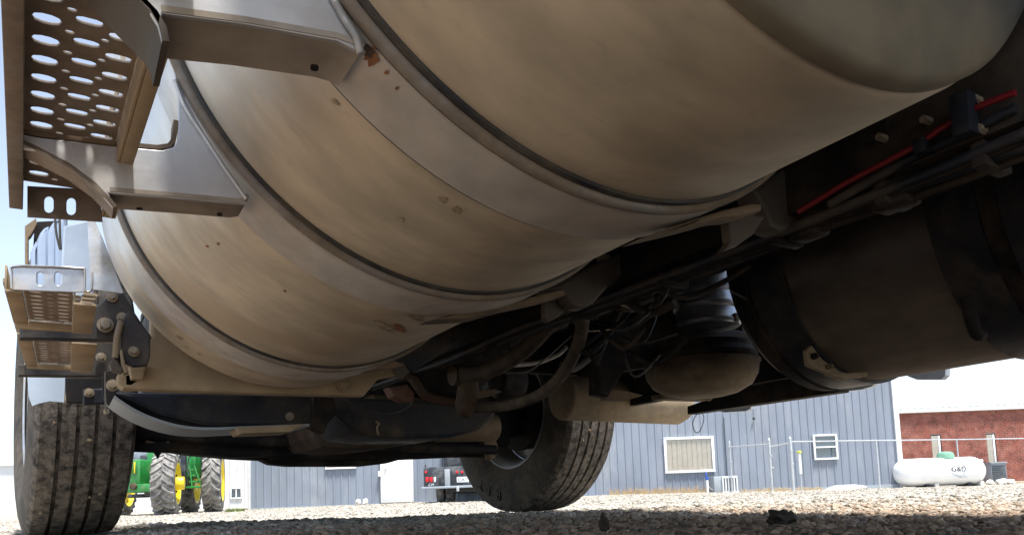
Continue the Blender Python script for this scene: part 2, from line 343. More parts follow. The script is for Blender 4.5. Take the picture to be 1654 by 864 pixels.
def stone_mat():
    m = bpy.data.materials.new('gravel_stones'); m.use_nodes = True; t = m.node_tree; N = t.nodes; L = t.links; b = N['Principled BSDF']
    b.inputs['Roughness'].default_value = .92; b.inputs['Specular IOR Level'].default_value = .25
    at_ = N.new('ShaderNodeAttribute'); at_.attribute_name = 'tone'
    geo = N.new('ShaderNodeNewGeometry'); n = N.new('ShaderNodeTexNoise'); n.inputs['Scale'].default_value = 120; n.inputs['Detail'].default_value = 4; L.new(geo.outputs['Position'], n.inputs['Vector'])
    mr = N.new('ShaderNodeMapRange'); L.new(n.outputs[0], mr.inputs[0]); mr.inputs[1].default_value = .3; mr.inputs[2].default_value = .7; mr.inputs[3].default_value = .7; mr.inputs[4].default_value = 1.2
    cc = N.new('ShaderNodeCombineColor'); [L.new(mr.outputs[0], cc.inputs[i]) for i in range(3)]
    c2 = N.new('ShaderNodeMix'); c2.data_type = 'RGBA'; c2.blend_type = 'MULTIPLY'; c2.inputs[0].default_value = 1; L.new(at_.outputs['Color'], c2.inputs[6]); L.new(cc.outputs[0], c2.inputs[7])
    L.new(c2.outputs[2], b.inputs['Base Color'])
    return m
SM = stone_mat()
def ico(sub):
    bm = bmesh.new(); bmesh.ops.create_icosphere(bm, subdivisions=sub, radius=1)
    v = np.array([p.co[:] for p in bm.verts]); f = np.array([[q.index for q in p.verts] for p in bm.faces]); bm.free(); return v, f
def scatter(name, n, d0, d1, half, size, sub, pw=1.0):
    """angular stones over the yard, between distances d0 and d1"""
    bv, bf = ico(sub); K = len(bv)
    d = d0+(d1-d0)*RNG.random(n)**pw; a = (RNG.random(n)*2-1)*half
    ang = math.atan2(FW.x, FW.y)+a; x = d*np.sin(ang); y = d*np.cos(ang)
    keep = ~(((np.abs(x) < .2) | (np.abs(x-2.08) < .2)) & (np.abs(y-3.25) < .3)); x, y, d = x[keep], y[keep], d[keep]; n = len(x)
    s = size*np.clip(np.exp(RNG.normal(0, .52, n)), .3, 2.3); sc = np.stack([s*RNG.uniform(.7, 1.35, n), s*RNG.uniform(.7, 1.1, n), s*RNG.uniform(.45, .85, n)], -1)
    jit = 1+RNG.uniform(-.3, .3, (n, K, 1)); v = bv[None]*jit
    v = np.sign(v)*np.abs(v)**.8*sc[:, None, :]
    e = RNG.uniform(-.5, .5, (n, 2)); yaw = RNG.uniform(0, 6.28, n)
    ca, sa = np.cos(e[:, :1]), np.sin(e[:, :1]); vy, vz = v[..., 1]*ca-v[..., 2]*sa, v[..., 1]*sa+v[..., 2]*ca
    cb, sb = np.cos(yaw)[:, None], np.sin(yaw)[:, None]; vx = v[..., 0]*cb-vy*sb; vy2 = v[..., 0]*sb+vy*cb
    z0 = gz(x, y)+bumps(x, y)+s*.12
    P = np.stack([vx+x[:, None], vy2+y[:, None], vz+z0[:, None]], -1).reshape(-1, 3)
    Fq = (bf[None]+(np.arange(n)*K)[:, None, None]).reshape(-1, 3)
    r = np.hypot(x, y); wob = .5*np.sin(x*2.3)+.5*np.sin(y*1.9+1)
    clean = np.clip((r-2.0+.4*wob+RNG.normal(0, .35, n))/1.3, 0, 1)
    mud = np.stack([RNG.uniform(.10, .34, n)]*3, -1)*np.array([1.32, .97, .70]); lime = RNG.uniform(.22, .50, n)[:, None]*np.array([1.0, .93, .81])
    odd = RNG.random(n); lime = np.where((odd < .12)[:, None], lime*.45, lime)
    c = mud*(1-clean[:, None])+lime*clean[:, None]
    tone = np.concatenate([np.repeat(c, K, 0), np.ones((n*K, 1))], -1)
    o = npmesh(name, P, Fq, SM, False, tone); return o
HA = math.radians(42)
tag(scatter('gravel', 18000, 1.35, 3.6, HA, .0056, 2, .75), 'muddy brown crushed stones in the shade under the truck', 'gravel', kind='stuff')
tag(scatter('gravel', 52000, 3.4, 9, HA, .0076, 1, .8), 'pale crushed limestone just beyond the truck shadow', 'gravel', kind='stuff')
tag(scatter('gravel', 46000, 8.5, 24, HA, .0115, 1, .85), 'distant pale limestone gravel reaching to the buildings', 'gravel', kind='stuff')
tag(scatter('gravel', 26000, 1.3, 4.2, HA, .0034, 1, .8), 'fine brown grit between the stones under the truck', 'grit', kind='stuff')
def clod(name, loc, r, lab, cat, mt, sc=(1, 1, .6), rough=.35, kids=0):
    bm = bmesh.new(); bmesh.ops.create_icosphere(bm, subdivisions=3, radius=r)
    from mathutils import noise
    sd = random.uniform(0, 99)
    for v in bm.verts:
        k = 1+rough*noise.noise(v.co/r*1.6+Vector((sd, 0, 0)))*1.6+rough*.5*noise.noise(v.co/r*5+Vector((0, sd, 0)))
        v.co = Vector((v.co.x*sc[0]*k, v.co.y*sc[1]*k, v.co.z*sc[2]*k))+Vector(loc)
    return tag(bmobj(name, bm, mt, None, 30), lab, cat)
p = at(1262, 848, Z=.0); clod('mud_clod', (p.x, p.y, 0.016), .036, 'large dark clod of mud lying on gravel at the right', 'mud clod', MT['mudlump'], (1, .7, .55), .5)
p = at(976, 855, Z=.0); clod('mud_clod', (p.x, p.y, .016), .02, 'small upright dark clod on the gravel below the right tyre', 'mud clod', MT['mudlump'], (.6, .6, 1.1), .5)
# ================================================================== TRUCK
TR = empty('semi_truck', (1.04, 1.6, 0), 0, 'muddy truck seen from underneath, with silver fuel tanks, steps and front tyres', 'truck')
TC0 = Vector((.396, 0, .663)); TT_ = Vector((-.03, 1, -.025)); RAD = .31
def tc(s): return TC0+TT_*(s)
TA = TT_.normalized()
S = {k: v*.31 for k, v in dict(G=.836, A=1.445, B=1.703, C=2.36, D=2.646, E=3.852, E2=4.166, F=4.566).items()}
prof = [(S['F']+.02, .0), (S['F']+.018, .26), (S['F']+.010, .298), (S['F'], .31)]+[(S['F']-i*(S['F']-S['G']-.012)/20, .31) for i in range(1, 21)]
prof += [(S['G']+.004, .308), (S['G'], .303)]
ft = lathe('fuel_tank', prof, TC0, TA, MT['tank'], TR, n=160, smooth=50)
hd = [(S['G']+.004, .309), (S['G']-.006, .309), (S['G']-.012, .304), (S['G']-.016, .29), (S['G']-.034, .24), (S['G']-.05, .15), (S['G']-.056, 0)]
lathe('tank_head', hd, TC0, TA, MT['tankhead'], ft, n=128, smooth=60)
for a, b_ in (('A', 'B'), ('C', 'D'), ('E', 'E2')):
    s0, s1 = S[a], S[b_]
    sp = [(s0+.016, .3105), (s0+.016, .3165), (s0+.018, .3175), (s1-.002, .3175), (s1, .3165), (s1, .3105)]
    lathe('tank_strap', sp, TC0, TA, MT['strap'], ft, n=160, smooth=25)
    rb = [(s0-.002, .3095), (s0-.001, .3125), (s0+.002, .3135), (s0+.0045, .3125), (s0+.0048, .3095)]
    lathe('strap_edge', [(s0+.0042, .3095), (s0+.0048, .3150), (s0+.007, .3178), (s0+.012, .3184), (s0+.0145, .3165), (s0+.0152, .3095)], TC0, TA, MT['lip'], ft, n=160, smooth=60)
    lathe('strap_liner', rb, TC0, TA, MT['rubber'], ft, n=160, smooth=40)
    lathe('strap_liner', [(s1-.001, .3095), (s1-.0005, .3165), (s1+.0035, .315), (s1+.0055, .3095)], TC0, TA, MT['rubber'], ft, n=160, smooth=40)
def on_tank(px_, py_, r):
    d = Vector(ray(px_, py_)); o = Vector(CAM)-TC0; a_ = d-TA*d.dot(TA); b2_ = o-TA*o.dot(TA)
    A_, B_, C_ = a_.dot(a_), 2*a_.dot(b2_), b2_.dot(b2_)-r*r; disc = max(B_*B_-4*A_*C_, 0)
    return Vector(CAM)+d*((-B_-math.sqrt(disc))/(2*A_))
def stain(cx_, cy_, rx, ry, m, seed=0, n=22, r=.3183, rot=0.):
    rr_ = random.Random(seed); ring_ = []
    for k in range(n):
        a_ = 2*math.pi*k/n; q_ = rr_.uniform(.6, 1.15); u, v_ = rx*q_*math.cos(a_), ry*q_*math.sin(a_)
        ring_.append((cx_+u*math.cos(rot)-v_*math.sin(rot), cy_+u*math.sin(rot)+v_*math.cos(rot)))
    V = [on_tank(cx_, cy_, r)]+[on_tank(x, y, r) for x, y in ring_]
    return mesh('rust_stain', V, [(0, k+1, (k+1) % n+1) for k in range(n)], m, ft, True)
stain(600, 92, 13, 17, MT['rustspot'], 1); stain(597, 84, 8, 10, MT['rust'], 2, r=.3187); stain(624, 118, 4, 4, MT['rustspot'], 3); stain(641, 143, 4, 3, MT['rustspot'], 4); stain(588, 78, 8, 8, MT['rust'], 9, r=.3189)
for k, (x, y, a_, b_, m_) in enumerate(((645, 530, 12, 5, 'rustspot'), (620, 527, 22, 6, 'grime'), (672, 512, 20, 7, 'grime'), (540, 165, 9, 4, 'grime'), (334, 398, 3, 2, 'rust'), (352, 394, 3, 2, 'rust'), (460, 470, 3, 2, 'rust'), (300, 560, 5, 2, 'grime'), (290, 545, 8, 3, 'grime'), (322, 572, 5, 2, 'grime'), (646, 356, 7, 5, 'grime'), (738, 340, 9, 6, 'grime'), (715, 323, 8, 5, 'grime'))):
    stain(x, y, a_, b_, MT['rustspot' if m_ == 'rust' and k else m_], 20+k, r=.3106 if k > 0 else .3108, rot=.5)
# --- step brackets (gusset plate facing back, bottom flange running forward)
YB1, YB2 = .452, .735
def flange(name, near, y0, far, parent, mt, th=.004):
    """strip between near-edge photo points on the plane Y=y0 and far-edge points at the same heights"""
    V = []; k = len(near)
    Nn = [at(*p, Y=y0) for p in near]; Ff = []
    for q, p in zip(Nn, far):
        Ff.append(at(*p, Z=q.z) if not isinstance(p, (int, float)) else Vector((q.x, q.y+p, q.z)))
    up = []
    for i in range(k):
        t = Nn[min(i+1, k-1)]-Nn[max(i-1, 0)]; nn = Vector((-t.z, 0, t.x)).normalized()
        if nn.z < 0: nn = -nn
        up.append(nn*th)
    V = Nn+Ff+[a+u for a, u in zip(Nn, up)]+[a+u for a, u in zip(Ff, up)]
    Fc = []
    for i in range(k-1):
        Fc += [(i, i+1, k+i+1, k+i), (2*k+i, 3*k+i, 3*k+i+1, 2*k+i+1), (i, 2*k+i, 2*k+i+1, i+1), (k+i, k+i+1, 3*k+i+1, 3*k+i)]
    Fc += [(0, k, 3*k, 2*k), (k-1, 3*k-1, 4*k-1, 2*k-1)]
    return mesh(name, V, Fc, mt, parent, 50)
# near bracket
b1 = pplate('step_bracket', [(585, 72), (575, 82), (545, 66), (400, 40), (262, 22), (258, 40), (262, 66), (255, 40), (240, 15), (222, -2), (190, -40), (120, -120), (40, -260), (60, -420), (420, -420), (480, -160), (537, -10)], .004, MT['bracket'], TR, Y=YB1)
fl1 = flange('bracket_flange', [(262, 19), (400, 37), (545, 62), (574, 72), (586, 80)], YB1-.0008, [.052]*5, b1, MT['bracket_low'])
flange('bracket_flange', [(262, 66), (258, 44), (245, 22), (222, -2), (180, -45), (110, -130)], YB1, [.055]*6, b1, MT['darkmetal'])  # shade on this flange is put into its darker colour
tube('weld_bead', [at(*p, Y=YB1-.003) for p in ((583, 88), (575, 60), (555, 28), (537, -5), (505, -60))], .0026, MT['bracket'], b1, n=8, sub=30, ribs=.12)
for hx, hy in ((320, 84), (508, 112)):
    zf = at(400, 42, Y=YB1).z-.0006; q = at(hx, hy, Z=zf); cyl('bolt_hole', (q.x, q.y, q.z), (q.x, q.y, q.z+.002), .0028, MT['black'], b1, n=16)
# far bracket
b2 = pplate('step_bracket', [(402, 322), (396, 330), (300, 322), (175, 312), (180, 322), (182, 335), (150, 298), (110, 268), (60, 243), (24, 238), (22, 214), (60, 222), (180, 236), (262, 243), (280, 238), (287, 226), (288, 205), (288, 160), (282, 120), (278, 104), (300, 160), (330, 215), (362, 270)], .004, MT['bracket'], TR, Y=YB2)
flange('bracket_flange', [(178, 309), (300, 319), (385, 327), (399, 325), (404, 316)], YB2-.0008, [.045]*5, b2, MT['bracket_low'])
flange('bracket_flange', [(22, 226), (60, 244), (110, 270), (150, 300), (175, 326), (183, 336)], YB2, [.030]*6, b2, MT['tread'])
flange('bracket_flange', [(22, 212), (60, 220), (180, 234), (255, 241), (275, 238), (284, 228), (287, 212), (288, 195)], YB2, [.020]*8, b2, MT['tandark'])
tube('weld_bead', [at(*p, Y=YB2-.002) for p in ((398, 322), (360, 268), (330, 222), (300, 175), (282, 130))], .002, MT['bracket'], b2, n=8, sub=34, ribs=.12)
for hx, hy in ((225, 338), (355, 348)):
    zf = at(280, 322, Y=YB2).z-.0006; q = at(hx, hy, Z=zf); cyl('bolt_hole', (q.x, q.y, q.z), (q.x, q.y, q.z+.002), .0026, MT['black'], b2, n=16)
# --- perforated tank step
STC = [(-.0225, .0180, .0125, 0), (-.0085, .0065, .0045, .0095), (.0025, .0175, .0090, .0185), (.0135, .0060, .0045, .0095), (.0240, .0185, .0092, .0005)]
def tread_plate(name, x0, x1, y0, y1, z, cols, pitch, ystart, parent, mt, th=.0025):
    holes = []
    n = int((y1-.006-ystart)/pitch)+1
    for r in range(n):
        yy = ystart+r*pitch
        for (cx, w_, h_, off) in cols:
            yc = yy+off
            if y0+.004 < yc-h_/2 and yc+h_/2 < y1-.003: holes.append([(p[0]-x0, p[1]-y0) for p in slot(cx, yc, w_, h_, 4)])
    return slab(name, [(0, 0), (x1-x0, 0), (x1-x0, y1-y0), (0, y1-y0)], holes, (x0, y0, z), (1, 0, 0), (0, 1, 0), th, mt, parent, .0005)
zt = .445
st = tread_plate('step_tread', -.036, .036, .30, .885, zt, STC, .0285, .318, TR, MT['tread'])
# outer and inner lips hanging from the tread
q0, q1 = at(22, 205, Y=.73), at(50, 205, Z=zt)
box('step_lip', (-.047, .30, zt-.030), (-.0352, .888, zt-.0275), MT['tread'], st, .0008)
box('step_lip', (-.047, .30, zt-.0275), (-.0445, .888, zt+.004), MT['tread'], st, .0005)
box('step_lip', (-.0378, .30, zt-.0275), (-.0352, .888, zt-.0002), MT['tread'], st, .0005)
box('step_lip', (.0355, .30, zt-.026), (.038, .888, zt-.0002), MT['tandust'], st, .0005)
box('step_lip', (.0382, .30, zt-.026), (.049, .888, zt-.0235), MT['tandust'], st, .0005)
for o_ in [st]+[c for c in bpy.data.objects if c.parent == st]:
    m_ = WM[TR.name]; o_.data.transform(m_.inverted() @ Matrix(((1, -.042, 0, .042*.73), (0, 1, 0, 0), (0, 0, 1, 0), (0, 0, 0, 1))) @ m_)
pplate('step_end_plate', [(44, 300), (160, 306), (166, 358), (44, 350)], .003, MT['tread'], st, holes=[slot(79, 330, 15, 27, 6), slot(115, 333, 15, 28, 6)], Y=.885)
# --- cab step boxes
cs = pplate('cab_step_frame', [(18, 428), (136, 431), (139, 440), (139, 472), (118, 472), (20, 468)], .003, MT['bright'], TR, holes=[slot(65, 450, 12, 22, 6), slot(94, 450, 12, 22, 6)], Y=1.15)
tube('step_rim', [at(*p, Y=1.148) for p in ((19, 466), (18, 440), (20, 430), (60, 430), (130, 433), (137, 437), (137, 462), (139, 470), (146, 470), (149, 460), (149, 440))], .0016, MT['bright'], cs, n=6, sub=3)
zc = at(80, 470, Y=1.155).z
xl, xr = at(37, 470, Y=1.155).x, at(118, 472, Y=1.155).x
def cstep(y0, y1, w0=0, s=1.0, parent=cs, start=0):
    t = tread_plate('step_tread', xl, xr, y0, y1, zc, [(xl+.013, .016, .0085, .002), (xl+.0295, .008, .005, .008), (xl+.0455, .016, .0085, .004), (xl+.062, .008, .005, .008), (xl+.0765, .017, .0085, .002)], .0235, y0+.010, parent, MT['tread'])
    return t
cst = cstep(1.157, 1.345)
box('step_lip', (xl-.020, 1.154, zc-.006), (xl-.0005, 1.35, zc-.003), MT['tandust'], cs, .0005)
box('step_lip', (xr+.0005, 1.154, zc-.016), (xr+.028, 1.35, zc-.013), MT['tandust'], cs, .0005)
box('step_lip', (xr+.0005, 1.156, zc-.013), (xr+.003, 1.35, zc+.003), MT['tandust'], cs, .0004)
box('step_lip', (xl-.0205, 1.156, zc-.003), (xl-.018, 1.35, zc+.03), MT['tandust'], cs, .0004)
box('step_lip', (xl-.018, 1.346, zc-.014), (xr+.022, 1.356, zc-.002), MT['tandust'], cs, .001)
cs2 = cstep(1.46, 1.745)
box('step_lip', (xl-.020, 1.44, zc-.006), (xl-.0005, 1.75, zc-.003), MT['tandust'], cs, .0005)
box('step_lip', (xr+.0005, 1.44, zc-.016), (xr+.038, 1.75, zc-.013), MT['tandust'], cs, .0005)
box('step_lip', (xl-.018, 1.75, zc-.012), (xr+.03, 1.757, zc-.002), MT['tandust'], cs, .001)
box('step_lip', (xl-.0225, 1.156, zc+.006), (xl-.0205, 1.80, zc+.012), MT['tandust'], cs)
# black carrier arms and bolted bracket cluster behind the steps
def ar(name, pts, y, th, m, parent=TR, **kw): return pplate(name, pts, th, MT[m], parent, Y=y, **kw)
arm = ar('step_carrier', [(31, 524), (120, 522), (135, 520), (150, 498), (175, 478), (200, 472), (215, 500), (228, 520), (245, 545), (190, 550), (110, 549), (31, 547)], 1.37, .02, 'navy', bev=.003)
ar('step_carrier', [(29, 588), (115, 588), (125, 565), (130, 550), (190, 552), (185, 600), (160, 608), (100, 608), (29, 607)], 1.80, .02, 'navy', bev=.003)
ar('step_carrier', [(105, 610), (165, 610), (170, 652), (107, 650)], 1.95, .02, 'black', bev=.002)
ar('bolt_plate', [(134, 628), (170, 626), (174, 652), (134, 654)], 1.9, .012, 'navy', bev=.004)
br = ar('pivot_bracket', [(196, 520), (208, 500), (243, 540), (243, 575), (238, 590), (215, 592), (200, 585), (194, 560)], 1.345, .016, 'navy', bev=.003)
def bolt(x, y, Y, r, parent=TR, m='bolt', ln=.012):
    p = at(x, y, Y=Y); r *= .78; o = cyl('bolt', p+Vector((0, -ln, 0)), p+Vector((0, .004, 0)), r, MT[m], parent, n=6, bev=r*.18)
    cyl('washer', p+Vector((0, -ln*.3, 0)), p+Vector((0, .003, 0)), r*1.45, MT[m], o, n=20); return o
for x, y, Y, r in ((197, 513, 1.365, .0075), (216, 568, 1.343, .0075), (181, 480, 1.368, .0075), (163, 577, 1.79, .009), (144, 634, 1.895, .009), (182, 622, 1.6, .010), (170, 525, 1.366, .011)): bolt(x, y, Y, r)
tube('link_rod', [at(*p, Y=1.34) for p in ((195, 520), (189, 545), (187, 570), (186, 578))], .005, MT['housing'], TR, n=10)
ar('latch_block', [(176, 588), (182, 578), (190, 582), (196, 592), (200, 596), (196, 603), (180, 597)], 1.33, .02, 'darkmetal', bev=.003)
ar('latch_block', [(184, 570), (196, 572), (198, 600), (190, 602)], 1.345, .02, 'black', bev=.002)
ar('clamp_strap', [(194, 566), (198, 564), (203, 590), (208, 600), (201, 603), (196, 590)], 1.33, .03, 'housing', bev=.002)
ar('hinge_block', [(190, 604), (208, 600), (232, 600), (236, 612), (214, 627), (198, 626), (190, 618)], 1.46, .05, 'tandust', bev=.006)
ar('hinge_block', [(208, 592), (238, 590), (232, 612), (212, 612)], 1.44, .03, 'tandust', bev=.004)
ar('rear_hanger', [(165, 606), (190, 600), (192, 625), (176, 655), (166, 640)], 1.70, .02, 'black', bev=.002)
tube('hanging_cable', [at(*p, Y=1.62) for p in ((170, 600), (170, 635), (171, 660), (172, 664))], .0016, MT['wire'], TR, n=6)
q = at(172, 664, Y=1.62); cyl('cable_tip', q, q+Vector((0, .01, 0)), .0055, MT['bolt'], TR, n=12)
# grey gusset, fairing skins and cab side behind the steps
ar('skirt_gusset', [(141, 352), (153, 355), (166, 385), (180, 420), (200, 474), (146, 467)], 1.43, .004, 'bright')
ar('skirt_gusset', [(136, 470), (160, 476), (146, 492), (126, 520), (118, 518)], 1.40, .004, 'tandust')
fr = ar('cab_fairing', [(102, 365), (152, 352), (152, 480), (95, 480)], 1.62, .02, 'flap', bev=.004)
for i, (a, b_, c, d) in enumerate(((49, 393, 62, 480), (60, 372, 78, 480), (76, 362, 92, 480), (88, 356, 108, 480))):
    ar('fairing_rib', [(a+1, d), (a, b_+14), (a+5, b_+3), ((a+c)/2+2, b_-4), (c+1, b_-8), (c+1, d)], 1.70-.02*i, .05, 'chrome', bev=.006)
ar('fairing_backing', [(55, 372), (60, 358), (100, 356), (110, 480), (50, 480)], 1.78, .01, 'black')
tube('grab_cable', [at(*p, Y=1.5) for p in ((89, 340), (90, 370), (95, 395), (98, 402), (97, 380), (96, 345))], .002, MT['wire'], TR, n=6)
ar('mirror_arm', [(40, 365), (58, 352), (60, 362), (50, 380), (46, 384), (46, 470), (40, 470)], 1.75, .02, 'tandark', bev=.002)
ar('mud_flap', [(44, 606), (106, 606), (104, 650), (80, 648), (62, 652), (52, 656), (46, 640)], 2.45, .006, 'flap', bev=.001)
ar('flap_bracket', [(108, 622), (126, 622), (120, 648), (104, 646)], 2.35, .02, 'tandust')
0 and tube('outer_fin', [at(*p, Y=2.5) for p in ((21, 560), (18, 640), (14, 700), (10, 740))], .004, MT['grey'], TR, n=6)
# cab side, floor and body (throws the shade)
pplate('cab_side_skirt', [(205, 235), (232, 150), (246, 96), (276, 96), (282, 240)], .01, MT['whitedirt'], TR, Y=1.1)
pplate('skirt_edge', [(246, 96), (271, 96), (277, 175), (276, 238), (265, 238), (258, 150)], .006, MT['chrome'], TR, Y=1.085)
cab = box('cab_body', (.075, -1.6, 1.02), (2.02, 2.55, 3.0), MT['white'], TR, .03)
box('hood', (.30, 2.55, .98), (1.78, 4.25, 1.75), MT['white'], TR, .06)
box('bumper', (-.08, 4.25, .50), (2.16, 4.42, .86), MT['bright'], TR, .03)
box('radiator', (.55, 3.95, .50), (1.53, 4.15, 1.0), MT['black'], TR, .02)
for sx in (-.12, 1.80):   # mudguards over the front wheels
    lathe('mudguard', [(0, .60), (.40, .60), (.40, .615), (0, .615)], (sx, 3.25, .60), (1, 0, 0), MT['white'], TR, n=64, closed=True) if False else None
box('floor_pan', (.30, -1.6, .98), (1.80, 3.95, 1.015), MT['black'], TR)
# frame rails and crossmembers
def chan(name, x, z0, z1, y0, y1, side, m='navy', w_=.08):
    t = .009
    pts = [(0, z0), (w_, z0), (w_, z0+t), (t, z0+t), (t, z1-t), (w_, z1-t), (w_, z1), (0, z1)]
    return slab(name, [(p[0]*side, p[1]) for p in (pts if side > 0 else pts[::-1])], [], (x, y1, 0), (1, 0, 0), (0, 0, 1), y1-y0, MT[m], TR, .001)
r1 = chan('frame_rail', .735, .424, .68, -1.6, 4.2, 1, 'black', .055); r2 = chan('frame_rail', 1.345, .61, .87, -1.6, 4.2, -1, 'black')
for yy in (.16, .62, 1.15, 1.75, 2.5): box('crossmember', (.75, yy, .62), (1.33, yy+.09, .72), MT['black'], TR, .008)
for x, y in ((1500, 196), (1580, 163), (1428, 224), (1588, 210)):
    p = at(x, y, X=.733); cyl('bolt', p+Vector((-.010, 0, 0)), p+Vector((.004, 0, 0)), .0042, MT['bolt'], r1, n=6)
tube('air_line', [at(*p, X=.722) for p in ((1640, 150), (1618, 158), (1570, 178), (1520, 208), (1480, 235), (1440, 257), (1390, 283), (1352, 304), (1330, 318), (1290, 342))], .0033, MT['red'], TR, n=8)
tube('air_line', [at(*p, X=.80) for p in ((1290, 342), (1245, 378), (1210, 402), (1165, 420))], .0045, MT['redpaint'], TR, n=8)
q = at(1485, 233, X=.717); box('line_clip', (q.x-.002, q.y-.006, q.z-.009), (q.x+.016, q.y+.006, q.z+.006), MT['navy'], TR, .001)
q = at(1556, 185, X=.715); box('line_clip', (q.x-.006, q.y-.008, q.z-.02), (q.x+.012, q.y+.009, q.z+.02), MT['navy'], TR, .001)
tube('air_line', [at(*p, X=.73) for p in ((1640, 175), (1560, 215), (1480, 252), (1400, 296), (1340, 330))], .005, MT['navy'], TR, n=8)
# tank hanger brackets under the rail, strap ends, J bolts
def hanger(pts, y, th=.03, m='darkmetal'): return ar('tank_hanger', pts, y, th, m, bev=.006)
hanger([(1215, 306), (1300, 250), (1400, 210), (1400, 290), (1345, 330), (1310, 352), (1288, 368), (1262, 374), (1244, 366), (1236, 340)], .56)
hanger([(878, 470), (960, 425), (1050, 390), (1050, 420), (985, 462), (962, 488), (945, 497), (930, 496), (920, 486), (912, 468)], .87)
hanger([(600, 588), (640, 570), (760, 515), (745, 545), (700, 580), (668, 600), (660, 596), (650, 583)], 1.36, .03, 'navy')
ar('strap_end', [(1035, 385), (1100, 360), (1170, 338), (1215, 328), (1232, 328), (1232, 340), (1195, 349), (1170, 351), (1120, 365)], .475, .03, 'tandark', bev=.004)
ar('strap_end', [(690, 518), (760, 500), (820, 487), (880, 474), (912, 466), (916, 475), (880, 486), (820, 499), (765, 514)], .80, .03, 'tandark', bev=.004)
ar('strap_end', [(540, 604), (600, 590), (640, 582), (655, 590), (600, 598)], 1.24, .03, 'tandark', bev=.003)
ar('jbolt_tab', [(1176, 352), (1215, 346), (1236, 350), (1218, 378), (1190, 398), (1168, 406), (1180, 390)], .52, .012, 'darkmetal', bev=.002)
ar('jbolt_tab', [(880, 486), (912, 476), (922, 494), (902, 512), (886, 520), (880, 514)], .90, .012, 'darkmetal', bev=.002)
ar('jbolt_tab', [(632, 590), (650, 582), (662, 600), (650, 612), (640, 604)], 1.33, .012, 'darkmetal', bev=.002)
for x, y, X in ((680, 562, .74), (1000, 452, .75), (1050, 446, .78), (985, 420, .74)):
    q = at(x, y, X=X); cyl('bolt', q+Vector((-.02, 0, 0)), q, .009, MT['bolt'], TR, n=6)
# black silencer / gearbox mass and driveline, plus fillers added against sky gaps
box('gearbox', (.86, .15, .63), (1.25, 2.1, .95), MT['black'], TR, .06)
box('dark_filler_plate', (1.0, 2.62, .60), (1.95, 2.65, 1.0), MT['black'], TR, .004)  # black plate added to keep the bright background out of the dark middle
box('side_filler_panel', (1.93, 1.68, .425), (1.965, 2.62, 1.0), MT['black'], TR, .004)  # black panel added to close the bright gap on the far side
box('side_filler_panel', (1.93, 1.25, .425), (1.965, 1.678, .555), MT['black'], TR, .004)  # kept low so side light reaches the air spring
box('transmission', (.9, 1.2, .56), (1.18, 2.2, .95), MT['black'], TR, .05)  # black box, also fills the dark middle
cyl('clutch_housing', (1.04, 2.1, .66), (1.04, 2.45, .66), .25, MT['black'], TR, n=40, bev=.03)
eng = box('engine_block', (.80, 2.45, .48), (1.28, 3.6, .98), MT['black'], TR, .04)
box('inner_fender', (.30, 2.0, .62), (.72, 3.9, .98), MT['black'], TR, .02)
box('inner_fender', (1.36, 1.68, .78), (2.02, 3.9, .98), MT['black'], TR, .02)
# tan lower panel beneath the tank front
ar('under_tray', [(196, 540), (243, 540), (243, 510), (300, 470), (600, 500), (655, 585), (645, 606), (612, 612), (588, 640), (400, 635), (198, 628)], 1.46, .03, 'tandust', bev=.006)
box('tray_floor', (.16, 1.50, .47), (.66, 1.78, .60), MT['tandust'], TR, .01)
bolt(556, 622, 1.455, .012, m='tandust')
# big black air tanks with grey curved straps
ap = ar('air_tank', [(176, 632), (520, 640), (524, 672), (500, 688), (420, 690), (330, 688), (262, 672), (214, 650)], 1.80, .22, 'navy', bev=.01)
def band(name, pts, y, w_, th, m, parent=TR):
    """curved steel strap of width w_ (along Y) following photo points on plane Y=y"""
    P = smooth_path([at(*p, Y=y) for p in pts], 5); V = []; n = len(P)
    for i, p in enumerate(P):
        t = (P[min(i+1, n-1)]-P[max(i-1, 0)]).normalized(); nn = Vector((-t.z, 0, t.x))
        V += [p, p+Vector((0, w_, 0)), p+Vector((0, w_, 0))+nn*th, p+nn*th]
    Fc = [(i*4+k, i*4+(k+1) % 4, i*4+4+(k+1) % 4, i*4+4+k) for i in range(n-1) for k in range(4)]+[(0, 1, 2, 3), (n*4-4, n*4-3, n*4-2, n*4-1)]
    return mesh(name, V, Fc, MT[m], parent, 40)
band('tank_strap', [(174, 634), (196, 652), (232, 672), (280, 688), (330, 694), (400, 692), (500, 688)], 1.76, .19, .006, 'acgrey')
ar('strap_plate', [(382, 690), (470, 686), (494, 684), (470, 697), (390, 700)], 1.74, .1, 'tandust', bev=.002)
bolt(468, 672, 1.795, .009)
bolt(343, 699, 1.95, .008)
ar('front_hanger', [(506, 640), (540, 642), (546, 668), (530, 684), (524, 700), (505, 690)], 1.78, .05, 'black', bev=.004)
at2 = ar('air_tank', [(520, 640), (800, 650), (800, 672), (775, 694), (730, 706), (620, 706), (575, 700), (545, 680)], 2.05, .30, 'navy', bev=.012)
band('tank_strap', [(520, 642), (540, 668), (562, 688), (590, 702)], 2.03, .05, .004, 'black')
tube('brake_hose', [at(*p, Y=1.9) for p in ((533, 615), (548, 636), (575, 656), (610, 668), (640, 666), (662, 655), (668, 640))], .0022, MT['wire'], TR, n=6)
tube('cable_tie', [at(*p, Y=2.04) for p in ((611, 702), (609, 690), (612, 684), (607, 681))], .003, MT['tandust'], TR, n=6)
